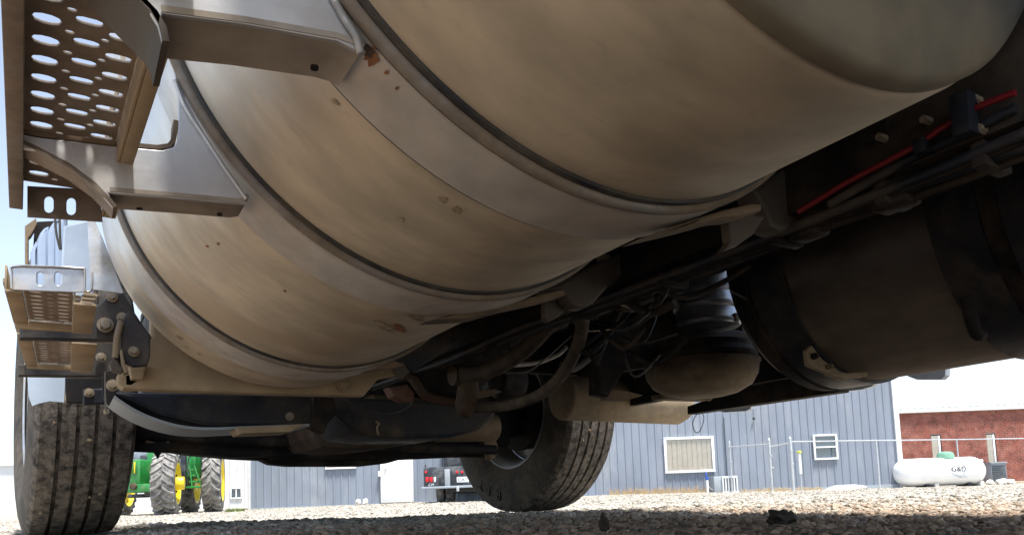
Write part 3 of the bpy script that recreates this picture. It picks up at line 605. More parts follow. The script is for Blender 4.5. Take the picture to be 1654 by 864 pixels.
# rusty engine oil pan behind
ar('oil_pan', [(502, 690), (520, 668), (620, 690), (720, 700), (690, 712), (620, 722), (560, 726), (520, 722), (505, 706)], 2.65, .5, 'rust', bev=.02)
ar('steering_gear', [(604, 636), (680, 640), (700, 655), (690, 668), (640, 664), (606, 655)], 2.2, .1, 'tandark', bev=.01)
ar('red_fitting', [(628, 625), (660, 620), (672, 634), (670, 648), (652, 648), (636, 640)], 1.72, .05, 'redpaint', bev=.01)
tube('drag_link', [at(*p, Y=1.7) for p in ((648, 605), (665, 610), (690, 640), (740, 650))], .012, MT['rust'], TR, n=10)
# hoses with elbows
e1 = tube('pipe_elbow', [at(*p, Y=1.6) for p in ((730, 606), (748, 607), (756, 614), (754, 640), (752, 655), (760, 660))], .026, MT['rust'], TR, n=16)
tube('coolant_hose', [at(746, 605, Y=1.58), at(790, 598, Y=1.52), at(840, 570, Y=1.42), at(880, 530, Y=1.3), at(918, 485, Y=1.15), at(950, 450, Y=1.05)], .0195, MT['hose'], TR, n=16)
tube('coolant_hose', [at(758, 658, Y=1.6), at(810, 656, Y=1.55), at(862, 642, Y=1.45), at(900, 614, Y=1.35), at(928, 570, Y=1.25), at(940, 528, Y=1.15), at(940, 490, Y=1.08), at(934, 450, Y=1.0)], .0135, MT['hose'], TR, n=14)
ar('elbow_flange', [(764, 632), (800, 628), (812, 632), (790, 640), (766, 642)], 1.9, .04, 'tandark', bev=.002)
cyl('stabiliser_bush', at(700, 690, Y=2.3), at(800, 690, Y=2.3), .05, MT['tandark'], TR, n=24, bev=.01)
for pts, Y, r, m in ((((830, 590), (870, 585), (902, 572), (915, 560)), 1.7, .006, 'bracket'), (((800, 602), (850, 600), (880, 580), (925, 540)), 1.5, .0022, 'wire'), (((945, 535), (970, 534), (985, 532)), 1.2, .0018, 'bolt'), (((975, 480), (1010, 495), (1036, 501)), 1.1, .0022, 'bolt'), (((984, 462), (980, 480), (978, 497)), 1.05, .0018, 'wire'), (((838, 580), (842, 575), (840, 568)), 1.45, .0018, 'bolt'), (((1060, 395), (1100, 410), (1150, 420), (1190, 418)), .95, .004, 'wire'), (((1180, 470), (1220, 492), (1228, 508)), 1.2, .003, 'wire'), (((1060, 470), (1110, 480), (1160, 460), (1210, 430)), 1.1, .006, 'black'), (((900, 600), (940, 560), (990, 520), (1040, 470)), 1.6, .008, 'black'), (((960, 590), (980, 540), (1010, 480)), 1.5, .012, 'black'), (((905, 590), (925, 596), (950, 580)), 1.6, .01, 'wire')):
    tube('small_hose', [at(*p, Y=Y) for p in pts], r, MT[m], TR, n=8)
# ribbed air spring standing on a rounded dusty pot
qp = at(1135, 640, Y=1.58)
pot = lathe('drain_pot', [(0, 0), (0, .07), (.008, .105), (.03, .145), (.06, .163), (.09, .168), (.094, .172), (.10, .172), (.102, .15), (.103, .0)], qp, (0, 0, 1), MT['canister'], TR, n=80, smooth=50, up=Vector((0, 1, 0)))
lathe('pot_lid', [(.1035, 0), (.1035, .165), (.118, .165), (.135, .150), (.150, .150), (.155, .11), (.156, 0)], qp, (0, 0, 1), MT['black'], pot, n=64, up=Vector((0, 1, 0)))
qa = at(1142, 530, Y=1.58)
lathe('air_spring', [(0, 0), (0, .095), (.006, .100), (.014, .100), (.018, .094), (.05, .090), (.056, .097), (.066, .097), (.072, .088), (.10, .084), (.106, .092), (.116, .092), (.122, .084), (.17, .080), (.176, .086), (.20, .086), (.25, .08)], qa, (0, 0, 1), MT['springlit'], TR, n=64, smooth=50, up=Vector((0, 1, 0)))
q = at(1190, 512, Y=1.48); box('clamp_bolt', (q.x-.008, q.y-.004, q.z-.012), (q.x+.008, q.y+.01, q.z+.012), MT['bolt'], TR, .002)
rc = random.Random(5)
for k in range(26):   # loom of hoses and cables in the dark middle
    x0, y0 = rc.uniform(920, 1030), rc.uniform(400, 570); x1, y1 = x0+rc.uniform(50, 110), y0-rc.uniform(-30, 90); Yk = rc.uniform(.95, 1.35)
    xm, ym = (x0+x1)/2+rc.uniform(-15, 15), (y0+y1)/2+rc.uniform(5, 45)
    tube('cable', [at(x0, y0, Y=Yk+.1), at(xm, ym, Y=Yk), at(x1, y1, Y=Yk+rc.uniform(-.1, .1))], rc.choice((.0022, .003, .005, .008)), MT[rc.choice(('black', 'navy', 'black', 'darkhose'))], TR, n=7)
for k in range(5):    # bundle clipped under the left rail
    pts = [(.742+.008*k+rc.uniform(-.004, .004), y_, .414-.006*(k % 2)+rc.uniform(-.006, .004)) for y_ in np.linspace(-.1, 2.0, 9)]
    tube('cable', pts, (.006, .004, .009, .005, .007)[k], MT['black' if k % 2 else 'navy'], TR, n=8)
for y_ in (.34, .44, .58, .78, 1.0, 1.3): box('line_clip', (.738, y_, .398), (.79, y_+.014, .424), MT['black'], TR, .003)
for x_, y_, w_ in ((1345, 345, .03), (1440, 322, .022), (1395, 330, .018), (1300, 372, .02)):
    q = at(x_, y_, X=.76); clodm = box('hose_fitting', (q.x-.01, q.y-w_, q.z-.01), (q.x+.025, q.y+w_, q.z+.02), MT['black'], TR, .007)
ar('exhaust_bracket', [(968, 520), (1050, 500), (1230, 540), (1232, 580), (1100, 578), (1062, 590), (1010, 600), (985, 640), (966, 636)], 1.62, .05, 'black', bev=.01)
ar('canister_foot', [(978, 628), (1010, 630), (1040, 638), (1010, 647), (980, 645)], 1.66, .03, 'tandark', bev=.003)
pc = at(905, 642, Y=2.35)
lathe('diesel_filter_housing', [(0, 0), (.002, .075), (.006, .085), (.012, .088), (.62, .088), (.66, .07), (.67, 0)], pc, Vector((1, .02, -.012)), MT['housing'], TR, n=64, smooth=50)
ar('mount_block', [(1068, 636), (1100, 634), (1150, 634), (1146, 646), (1070, 644)], 1.75, .05, 'tandark', bev=.003)
bolt(1145, 642, 1.74, .01)
# right side: same tank metal, its shade put into a darker colour, with straps
TR2 = Vector((1.70, 0, .663)); T2 = Vector((0, 1, -.00775)).normalized()
rt = lathe('fuel_tank', [(1.28, 0), (1.28, .24), (1.265, .292), (1.235, .31)]+[(1.235-i*.0965, .31) for i in range(1, 17)]+[(-.31, .3), (-.32, 0)], TR2, T2, MT['shadetank'], TR, n=128, smooth=50)
for a, b_ in ((1.09, 1.185), (.665, .755), (.585, .63)):
    lathe('tank_strap', [(a, .3105), (a, .318), (b_, .318), (b_, .3105)], TR2, T2, MT['navy'], rt, n=128, smooth=30)
lathe('strap_liner', [(1.183, .3105), (1.195, .3205), (1.232, .3165), (1.24, .3105)], TR2, T2, MT['black'], rt, n=128, smooth=30)
lathe('strap_edge', [(.50, .3105), (.502, .326), (.53, .326), (.534, .3105)], TR2, T2, MT['lip'], rt, n=128, smooth=30)
lathe('strap_liner', [(.63, .3105), (.632, .3150), (.664, .3150), (.666, .3105)], TR2, T2, MT['black'], rt, n=128, smooth=30)
pplate('tank_tie', [(1303, 566), (1312, 558), (1328, 580), (1358, 600), (1396, 606), (1392, 611), (1348, 607), (1306, 590)], .012, MT['housing'], TR, Y=1.08, bev=.002)
pplate('tank_tie', [(1340, 604), (1402, 600), (1402, 607), (1365, 612)], .02, MT['housing'], TR, Y=1.04, bev=.002)
bolt(1315, 575, 1.075, .007, m='black'); bolt(1338, 592, 1.075, .006, m='tandark')
tube('tank_drain', [at(*p, Y=.70) for p in ((1560, 480), (1575, 535), (1585, 540))], .012, MT['black'], TR, n=10)
# running board on the far side and light skirts beyond
sb = pplate('running_board', [(1110, 656), (1240, 610), (1380, 600), (1382, 618), (1356, 622), (1355, 633), (1110, 669)], .05, MT['black'], TR, X=1.98, bev=.003)
pplate('side_skirt', [(1355, 622), (1424, 606), (1420, 614), (1408, 624), (1392, 629), (1357, 633)], .02, MT['flap'], TR, X=2.10, bev=.003)
pplate('side_skirt', [(1150, 662), (1213, 652), (1212, 660), (1204, 664), (1170, 666)], .02, MT['flap'], TR, X=2.10, bev=.003)
pplate('side_mirror', [(1456, 598), (1470, 590), (1528, 584), (1527, 606), (1520, 613), (1480, 613), (1466, 608)], .03, MT['grey'], TR, X=2.35, bev=.004)
tube('wire_loop', [at(*p, Y=1.9) for p in ((1135, 668), (1137, 675), (1134, 688), (1128, 698), (1122, 696), (1119, 684), (1122, 674), (1128, 666))], .0015, MT['wire'], TR, n=6)
# front axle
pax = [(.20, .43), (.40, .42), (.52, .36), (.64, .30), (1.44, .30), (1.56, .36), (1.68, .42), (1.90, .43), (1.90, .54), (1.64, .53), (1.46, .43), (.62, .43), (.46, .53), (.20, .54)]
Pz = [at(205, 712, Y=3.2), at(300, 733, Y=3.2), at(380, 740, Y=3.2), at(425, 742, Y=3.2), at(440, 749, Y=3.2), at(470, 752, Y=3.2), at(590, 752, Y=3.2), at(625, 748, Y=3.2), at(650, 741, Y=3.2), at(690, 739, Y=3.2), at(735, 734, Y=3.2), at(800, 715, Y=3.2), at(850, 700, Y=3.2)]
top = [at(850, 660, Y=3.2), at(700, 700, Y=3.2), at(440, 690, Y=3.2), at(205, 660, Y=3.2)]
ax_ = slab('front_axle', [(q.x, q.z) for q in Pz+top], [], (0, 3.31, 0), (1, 0, 0), (0, 0, 1), .11, MT['black'], TR, .006)
tie = cyl('tie_rod', at(640, 722, Y=3.0), at(800, 726, Y=3.0), .022, MT['black'], TR, n=20); cyl('tie_rod', at(205, 700, Y=3.0), at(640, 722, Y=3.0), .022, MT['black'], TR, n=20)
ar('spring_pack', [(196, 640), (300, 700), (430, 706), (520, 706), (520, 735), (380, 738), (260, 728), (205, 712)], 3.05, .1, 'black', bev=.01)
ar('engine_skirt', [(430, 690), (800, 700), (800, 738), (735, 738), (650, 742), (440, 742)], 3.12, .05, 'black', bev=.008)
tube('axle_bolt', [at(235, 712, Y=3.0), at(250, 718, Y=3.0)], .008, MT['bolt'], TR, n=8)
ar('axle_tab', [(204, 715), (280, 715), (262, 728), (256, 740), (250, 730), (205, 728)], 2.98, .04, 'black', bev=.002)
tube('brake_line', [at(*p, Y=3.0) for p in ((245, 700), (260, 706), (273, 714))], .004, MT['bracket'], TR, n=6)
# front wheels
def wheel(cx, cy_, cz, steer, inner):
    """inner: +1 if the side towards the truck centre is +X"""
    ax = Vector((math.cos(steer), math.sin(steer), 0)); O = Vector((cx, cy_, cz)); R_ = .522; W = .150
    wh = cyl('wheel', O-ax*.05, O+ax*.05, .16, MT['black'], TR, n=40, bev=.01)
    tr = []
    grooves = (-.079, -.0265, .0265, .079); gw = .0068
    xs = -W+.018
    pts = [(-W+.004, R_-.030), (-W+.010, R_-.014), (xs, R_-.004)]
    for g_ in grooves: pts += [(g_-gw, R_+.0012), (g_-gw+.0015, R_-.017), (g_+gw-.0015, R_-.017), (g_+gw, R_+.0012)]
    pts += [(-xs, R_-.004), (W-.010, R_-.014), (W-.004, R_-.030)]
    t = lathe('tyre', pts, O, ax, MT['tyre'], wh, n=220, smooth=25, jitter=.0009)
    for s in (-1, 1):
        side = [(s*(W-.004), R_-.030), (s*(W+.004), R_-.06), (s*(W+.010), R_-.105), (s*(W+.008), R_-.15), (s*(W-.006), R_-.195), (s*(W-.02), R_-.222), (s*(W-.026), .288)]
        lathe('sidewall', side, O, ax, MT['tyreside'], wh, n=120, smooth=60)
        lathe('rim', [(s*(W-.020), .289), (s*(W-.014), .300), (s*(W-.022), .302), (s*(W-.030), .285), (s*.08, .262), (0, .255)], O, ax, MT['bracket'] if s == inner else MT['bright'], wh, n=96, smooth=40)
    lathe('rim_disc', [(-inner*.02, .256), (-inner*.03, .20), (-inner*.07, .17), (-inner*.08, .05)], O, ax, MT['bright'], wh, n=64, smooth=40)
    lathe('brake_drum', [(-inner*.05, .05), (-inner*.05, .19), (inner*.06, .205), (inner*.075, .205), (inner*.075, .06)], O, ax, MT['black'], wh, n=64, smooth=40)
    for k in range(10):
        a = k*math.pi/5; rd = Vector((0, 0, 1))*math.cos(a)+ax.cross(Vector((0, 0, 1)))*math.sin(a)
        q = O+rd*.143-ax*inner*.055; cyl('wheel_nut', q-ax*inner*.03, q, .012, MT['bolt'], wh, n=6)
    # sidewall lettering near the bottom, read the right way up when at the top
    for sgn in ((-1,) if cx > 1 else ()):
        for k, ch in enumerate('RIT11'[:3]):
            a = math.radians(171-k*11)     # from top, measured towards the rear
            rd = Vector((0, 0, 1))*math.cos(a)+Vector((-math.sin(steer), math.cos(steer), 0))*math.sin(a)
            tn = Vector((0, 0, 1))*(-math.sin(a))+Vector((-math.sin(steer), math.cos(steer), 0))*math.cos(a)
            text('lettering', 'RIT'[k], .08, O+rd*.432+ax*sgn*(W+.0105), -tn, rd, MT['letter'], wh, .0028)
    return wh
ST = math.radians(5.5)
wl = wheel(.012, 3.26, .525, ST, 1)
wr = wheel(2.085, 3.28, .515, ST, -1)
q = Vector((2.0, 3.2, .50))
kn = box('knuckle', (1.80, 3.14, .32), (1.90, 3.38, .62), MT['black'], TR, .03)
cyl('brake_chamber', (1.72, 2.98, .62), (1.86, 2.98, .62), .085, MT['black'], TR, n=32, bev=.02)
ar('steer_arm', [(775, 700), (800, 706), (806, 722), (800, 740), (792, 742), (786, 725)], 3.02, .05, 'tandark', bev=.006)
for k in range(16):   # mud lumps stuck to the treads
    O, cx = ((Vector((.012, 3.26, .525)), 0), (Vector((2.085, 3.28, .515)), 1))[k % 2]
    a = random.uniform(-1.15, .1); u = random.uniform(-.12, .12)
    ax = Vector((math.cos(ST), math.sin(ST), 0)); rd = Vector((math.sin(ST), -math.cos(ST), 0))*math.cos(a)+Vector((0, 0, 1))*math.sin(a)
    bm = bmesh.new(); bmesh.ops.create_icosphere(bm, subdivisions=1, radius=random.uniform(.004, .009))
    for v in bm.verts: v.co *= random.uniform(.7, 1.3)
    bm.transform(Matrix.Translation(O+ax*u+rd*.522)); bmobj('mud_lump', bm, MT['tandark'], TR, 30)
# ================================================================== BACKGROUND (frame turned to face the yard)
AN = math.atan2(RT.y, RT.x)
def lw(px, py, D, zref=None):
    """photo point -> (lateral, depth, z) in the yard frame at depth D"""
    d = ray(px, py); dw = d[0]*FW.x+d[1]*FW.y; t = D/dw; P = CAM+d*t
    return P[0]*RT.x+P[1]*RT.y, D, P[2]
def yard(l, d, z=0.): v = RT*l+FW*d; return Vector((v.x, v.y, z))
def bgroot(name, l, d, label, cat, group=None, rz=0., z=None):
    p = yard(l, d); zz = float(gz(p.x, p.y)) if z is None else z
    return empty(name, (p.x, p.y, zz), AN+rz, label, cat, group)
def lbox(name, root, l0, l1, d0, d1, z0, z1, m, bev=0., parent=None):
    """box in yard coordinates, axis-aligned to the yard frame"""
    wm = Matrix.Rotation(AN, 4, 'Z')
    bm = bmesh.new(); bmesh.ops.create_cube(bm, size=1)
    for v in bm.verts: v.co = Vector(((l0+l1)/2+v.co.x*(l1-l0), (d0+d1)/2+v.co.y*(d1-d0), (z0+z1)/2+v.co.z*(z1-z0)))
    if bev: bmesh.ops.bevel(bm, geom=bm.edges[:], offset=bev, segments=2, affect='EDGES', profile=.5)
    bm.transform(wm); return bmobj(name, bm, m, parent or root, 35)
WD = 22.5
L0 = lw(404, 780, WD)[0]; L1 = lw(1447, 700, WD)[0]; WB = -.34
bb = bgroot('metal_building', (L0+L1)/2, WD, 'large blue grey metal building with ribbed walls and a white door', 'building')
WT = 5.6
lbox('wall', bb, L0+.02, L1-.02, WD+.05, WD+9, WB, WT-.05, MT['blueclad'])
# ribbed siding, one panel after another
def panel_mesh(w_, h_):
    r = .022; xs = [(0, 0), (w_-.075, 0), (w_-.055, -r), (w_-.025, -r), (w_-.005, 0), (w_, 0)]
    V = [Vector((x, y, z)) for x, y in xs for z in (0, h_)]
    Fc = [(2*i, 2*i+2, 2*i+3, 2*i+1) for i in range(len(xs)-1)]
    me = bpy.data.meshes.new('siding_panel'); me.from_pydata(V, [], Fc); me.materials.append(MT['blueclad']); return me
PWID = .232; npn = int((L1-L0)/PWID); PWID = (L1-L0)/npn; pm = panel_mesh(PWID-.002, WT-WB)
def spot(root, o, l, d, z, rz=0.):
    inv = WM[root.name].inverted(); wm = Matrix.Translation(yard(l, d, z)) @ Matrix.Rotation(AN+rz, 4, 'Z')
    o.parent = root; o.matrix_local = inv @ wm; WM[o.name] = wm
for k in range(npn):
    o = bpy.data.objects.new('siding_panel', pm); COL.objects.link(o); spot(bb, o, L0+k*PWID, WD+.04, WB)
def window(root, px0, py0, px1, py1, D, fm, gm, fw=.075, mull=None, rail=None, proud=.022):
    a = lw(px0, py0, D); b_ = lw(px1, py1, D); c = lw(px1, py0, D); d = lw(px0, py1, D)
    l0, l1 = (a[0]+d[0])/2, (b_[0]+c[0])/2; z1, z0 = (a[2]+c[2])/2, (b_[2]+d[2])/2
    f = lbox('window', root, l0, l1, D-proud, D+.035, z1-fw, z1, fm, .006)
    lbox('frame_bar', root, l0, l1, D-proud, D+.035, z0, z0+fw, fm, .006, f)
    lbox('frame_bar', root, l0, l0+fw, D-proud+.001, D+.034, z0+fw, z1-fw, fm, .004, f); lbox('frame_bar', root, l1-fw, l1, D-proud+.001, D+.034, z0+fw, z1-fw, fm, .004, f)
    lbox('pane', root, l0+fw, l1-fw, D+.012, D+.016, z0+fw, z1-fw, MT['glass'], 0, f)
    lbox('backing', root, l0+fw, l1-fw, D+.036, D+.045, z0+fw, z1-fw, gm, 0, f)
    if rail: zz = z0+(z1-z0)*rail; lbox('frame_bar', root, l0+fw, l1-fw, D-proud+.01, D+.03, zz-.02, zz+.02, fm, 0, f)
    if mull: ll = l0+(l1-l0)*mull; lbox('frame_bar', root, ll-.02, ll+.02, D-proud+.01, D+.03, z0+fw, z1-fw, fm, 0, f)
    return f, (l0+fw, l1-fw, z0+fw, z1-fw)
WDf = WD-.02
f1, q = window(bb, 1073, 705, 1154, 763, WDf, MT['whitetrim'], MT['blind'], .075)
for k in range(9):
    x = q[0]+(k+.15)*(q[1]-q[0])/9; lbox('blind_slat', bb, x, x+(q[1]-q[0])/9*.82, WDf+.022, WDf+.030, q[2]+.02, q[3]-.02, MT['blind'], 0, f1)
window(bb, 1314, 701, 1353, 742, WDf, MT['whitetrim'], MT['darkglass'], .055, rail=.5)
window(bb, 525, 738, 575, 757, WDf, MT['whitetrim'], MT['blind'], .05, rail=.5)
a = lw(617, 735, WD); b_ = lw(666, 810, WD); zt_, zb_ = a[2]+.12, b_[2]
dr = lbox('door', bb, a[0], b_[0], WD-.06, WD+.03, zb_, zt_, MT['whitetrim'], .01)
lbox('door_frame', bb, a[0]-.05, a[0]-.002, WD-.07, WD+.03, zb_, zt_+.05, MT['whitetrim'], .004, dr); lbox('door_frame', bb, b_[0]+.002, b_[0]+.05, WD-.07, WD+.03, zb_, zt_+.05, MT['whitetrim'], .004, dr)
a = lw(622, 757, WD-.08); lbox('handle', bb, a[0]-.02, a[0]+.04, WD-.12, WD-.06, a[2]-.02, a[2]+.02, MT['steelgrey'], .004, dr)
a = lw(615, 765, WD); lbox('meter_box', bb, a[0]-.06, a[0]+.045, WD-.12, WD-.0, a[2]-.08, a[2]+.08, MT['whitetrim'], .006)
lbox('corner_trim', bb, L1-.02, L1+.06, WD-.04, WD+.1, WB, WT, MT['whitetrim'], .004)
lbox('corner_trim', bb, L0-.07, L0+.01, WD-.04, WD+.1, WB, WT, MT['whitetrim'], .004)
p0, p1 = lw(1167, 674, WD), lw(1173, 770, WD); lbox('conduit', bb, p0[0]-.008+.03, p0[0]+.008+.03, WD-.03, WD-.01, p1[2], p0[2], MT['ink'])
lbox('base_trim', bb, L0, L1, WD-.03, WD+.03, WB, -.16, MT['acgrey'])
a = lw(1217, 676, WD); lbox('wall_hook', bb, a[0]-.03, a[0]+.03, WD-.06, WD, a[2]-.03, a[2]+.03, MT['ink'])
lbox('roof', bb, L0-.3, L1+.25, WD-.3, WD+9.3, WT, WT+.12, MT['whitetrim'])
# white building on the left
D2 = 30.; a0, a1 = lw(120, 780, D2)[0], lw(401, 780, D2)[0]
wb = bgroot('metal_building', (a0+a1)/2, D2, 'white metal building behind the green tractor with a small window', 'building')
lbox('wall', wb, a0, a1+1.3, D2+.03, D2+8, -.5, 3.4, MT['whiteclad'])
for k in range(int((a1-a0+1.3)/.3)): lbox('siding_panel', wb, a0+k*.3, a0+k*.3+.285, D2, D2+.029, -.5, 3.4, MT['whiteclad'], .0)
window(wb, 372, 787, 391, 805, D2-.04, MT['whitetrim'], MT['darkglass'], .05, mull=.5)
lbox('corner_trim', wb, a1+.02, a1+.1, D2-.05, D2, -.5, 3.4, MT['whitetrim'])
lbox('roof', wb, a0-.2, a1+1.5, D2-.2, D2+8.2, 3.4, 3.55, MT['acgrey'])
D3 = 46.; a0, a1 = lw(-160, 790, D3)[0], lw(30, 790, D3)[0]; zt3 = lw(5, 752, D3)[2]
fb = bgroot('storage_shed', (a0+a1)/2, D3, 'low white shed beyond the left tyre at the edge of the photo', 'shed')
lbox('wall', fb, a0, a1, D3, D3+6, -.6, zt3, MT['whiteclad']); lbox('roof', fb, a0-.2, a1+.2, D3-.2, D3+6.2, zt3, zt3+.18, MT['whitetrim'])
# brick building
D4 = 32.; b0, b1 = lw(1449, 700, D4)[0]-.3, lw(1760, 700, D4)[0]; zT = lw(1550, 664, D4)[2]; zB = -.7
rb_ = bgroot('brick_building', (b0+b1)/2, D4, 'low red brick building with narrow windows and white roof edge', 'building')
lbox('wall', rb_, b0, b1, D4+.012, D4+8, zB, zT, MT['mortar'])
wins = []
for (x0, y0, x1, y1) in ((1503, 702, 1522, 741), (1592, 700, 1611, 750)):
    A = lw(x0, y0, D4); B = lw(x1, y1, D4); wins.append((A[0], B[0]+.03, B[2], A[2]))
V = []; Fc = []; bl, bh, gap = .235, .078, .012
row = 0; z = -.45
while z < zT-.02:
    x = b0-(bl/2 if row % 2 else 0)
    while x < b1:
        xa, xb = max(x, b0), min(x+bl-gap, b1)
        za, zb = z, min(z+bh-gap, zT)
        for (wl_, wr_, wz0, wz1) in wins:
            if zb > wz0 and za < wz1:
                if xa < wl_ < xb: xb = wl_
                elif xa < wr_ < xb: xa = wr_
                elif xa >= wl_ and xb <= wr_: xb = xa
        if xb-xa > .03:
            j = random.uniform(-.003, .004); n = len(V)
            V += [Vector(p) for p in ((xa, D4-j, za), (xb, D4-j, za), (xb, D4-j, zb), (xa, D4-j, zb), (xa, D4+.013, za), (xb, D4+.013, za), (xb, D4+.013, zb), (xa, D4+.013, zb))]
            Fc += [(n, n+1, n+2, n+3), (n, n+4, n+5, n+1), (n+3, n+2, n+6, n+7), (n, n+3, n+7, n+4), (n+1, n+5, n+6, n+2)]
        x += bl
    z += bh; row += 1
wm = Matrix.Rotation(AN, 4, 'Z'); bo = mesh('brick_courses', [wm @ v for v in V], Fc, MT['brick'], rb_); bo['kind'] = 'stuff'
for i, (wl_, wr_, wz0, wz1) in enumerate(wins):
    f = lbox('window', rb_, wl_+.02, wl_+(wr_-wl_)*.66, D4-.002, D4+.011, wz0, wz1-.03, MT['blind'])
    lbox('frame_bar', rb_, wl_+(wr_-wl_)*.66, wl_+(wr_-wl_)*.84, D4-.03, D4+.011, wz0, wz1-.05, MT['whitetrim'], .003, f)
    lbox('reveal_shade', rb_, wl_+(wr_-wl_)*.84, wr_-.005, D4-.001, D4+.011, wz0, wz1-.02, MT['ink'], 0, f)  # black strips stand in for shade in the window recess
    lbox('reveal_shade', rb_, wl_+.005, wr_-.005, D4-.004, D4+.0115, wz1-.05, wz1-.005, MT['ink'], 0, f)
    lbox('pane', rb_, wl_+.02, wl_+(wr_-wl_)*.66, D4-.008, D4-.006, wz0, wz1-.05, MT['glass'], 0, f)
lbox('fascia', rb_, b0-.2, b1+.1, D4-.18, D4+.3, zT, zT+.14, MT['whitetrim'], .01)
lbox('roof', rb_, b0-.15, b1+.1, D4-.12, D4+8.2, zT+.14, zT+.19, MT['steelgrey'])
for k in range(34): lbox('roof_rib', rb_, b0-.1+k*.3, b0-.04+k*.3, D4-.14, D4+1, zT+.19, zT+.22, MT['steelgrey'])
# downspout at the corner of the blue building
a = lw(1453, 785, WD-.3)
lbox('downspout', bb, L1+.005+.06, L1+.005+.13, WD-.03, WD+.05, -.2, WT-.1, MT['whitetrim'], .01)
# dark louvred box against the brick wall
A = lw(1600, 748, 31.); B = lw(1628, 780, 31.)
lv = bgroot('equipment_cabinet', (A[0]+B[0])/2, 31., 'dark grey louvred cabinet behind the right end of the propane tank', 'cabinet')
lbox('cabinet_body', lv, A[0], B[0], 31, 31.6, -.6, A[2], MT['acgrey'], .01)
for k in range(9): zz = -.35+k*(A[2]+.35-.06)/9; lbox('louvre', lv, A[0]+.03, B[0]-.03, 30.97, 31., zz, zz+.045, MT['bedblack'])
lbox('cabinet_top', lv, A[0]-.03, B[0]+.03, 30.95, 31.63, A[2], A[2]+.05, MT['acgrey'])
# propane tank
D5 = 22.; A = lw(1456, 765, D5); B = lw(1603, 762, D5); zt5 = lw(1530, 738, D5)[2]; zb5 = lw(1530, 784, D5)[2]; r5 = (zt5-zb5)/2; zc5 = (zt5+zb5)/2
pt = bgroot('propane_tank', (A[0]+B[0])/2, D5+r5, 'long white propane tank with pale green lid beside the brick building', 'propane tank')
LL = B[0]-A[0]; pr = []
for k in range(11): a = math.pi/2*k/10; pr.append((r5*.92*(1-math.cos(a)), r5*math.sin(a)))
pr += [(LL-s_, r) for s_, r in pr[::-1]]
lathe('tank_shell', pr, yard(A[0], D5+r5, zc5), RT, MT['tankwhite'], pt, n=64, smooth=50)
cx5 = lw(1527, 735, D5+r5)[0]; dz = lw(1527, 728, D5+r5)[2]
lathe('valve_lid', [(-.02, .24), (.10, .235), (.17, .20), (.20, .12), (.205, 0)], yard(cx5, D5+r5, dz-.22), (0, 0, 1), MT['seagreen'], pt, n=32, up=Vector((0, 1, 0)))
for xx in (1467, 1556, 1585):
    q = lw(xx, 742, D5+r5); cyl('lifting_lug', yard(q[0], D5+r5-.012, q[2]-.03), yard(q[0], D5+r5+.012, q[2]-.03), .05, MT['tankwhite'], pt, n=16)
for xx in (1504, 1576): q = lw(xx, 786, D5+r5); lbox('leg', pt, q[0]-.05, q[0]+.07, D5+.1, D5+2*r5-.1, -.45, zb5+.10, MT['rock'], .01)
for xx in (1493, 1560): q = lw(xx, 786, D5+r5); lbox('leg', pt, q[0]-.1, q[0]+.05, D5+.12, D5+2*r5-.1, -.45, zb5+.06, MT['ink'], .01)
c5 = lw(1549, 757, D5); TD = Vector((0, 0, 1)); nf = -FW
def ring(name, c, rr, th, a0_, a1_, parent):
    pts = [c+RT*rr*math.cos(t)+TD*rr*math.sin(t) for t in np.linspace(a0_, a1_, 20)]
    return tube(name, pts, th, MT['acgrey'], parent, n=5, sub=1)
lc = yard(c5[0], D5-.004, c5[2])+Vector((0, 0, .0))
text('lettering', 'G&D', .21, lc, RT, TD, MT['ink'], pt, .004)
ring('emblem_ring', lc, .19, .010, -2.2, 1.8, pt)
oc = [(-.36, .22), (-.1, .2), (.05, .2), (-.3, .2), (-.22, .02), (-.22, -.12), (-.05, -.2)]
tube('emblem_outline', [lc+RT*x+TD*y for x, y in oc[3:]], .009, MT['acgrey'], pt, n=5, sub=1)
tube('emblem_outline', [lc+RT*x+TD*y for x, y in oc[:3]], .009, MT['acgrey'], pt, n=5, sub=1)
text('lettering', 'OIL CO.', .075, lc+RT*.1-TD*.24, RT, TD, MT['acgrey'], pt, .004)
# pipe fence
fe = bgroot('pipe_fence', lw(1282, 790, 19.8)[0], 19.8, 'thin galvanised pipe fence with top rail in front of the blue wall', 'fence')
def post(px_, top, bot, D, r=.030):
    t = lw(px_, top, D); p = yard(t[0], D); cyl('post', (p.x, p.y, float(gz(p.x, p.y))-.1), (p.x, p.y, t[2]), r, MT['steelgrey'], fe, n=12)
    cyl('post_cap', (p.x, p.y, t[2]), (p.x, p.y, t[2]+.05), r*1.15, MT['steelgrey'], fe, r2=.008, n=12)
for px_, top, D, r in ((1178, 714, 21.5, .022), (1242, 710, 20.2, .034), (1276, 708, 19.8, .036), (1415, 712, 21., .022), (1545, 711, 23.8, .022), (1700, 708, 25., .022)): post(px_, top, 0, D, r)
def rail(x0, y0, D0, x1, y1, D1, r=.019):
    a, b_ = lw(x0, y0, D0), lw(x1, y1, D1); cyl('rail', yard(a[0], D0, a[2]), yard(b_[0], D1, b_[2]), r, MT['steelgrey'], fe, n=10)
rail(1177, 722, 21.5, 1240, 717, 20.2); rail(1245, 721, 20.2, 1275, 715, 19.8); rail(1278, 713, 19.8, 1415, 711, 21.); rail(1415, 711, 21., 1545, 709.5, 23.8); rail(1545, 709.5, 23.8, 1700, 707, 25.)
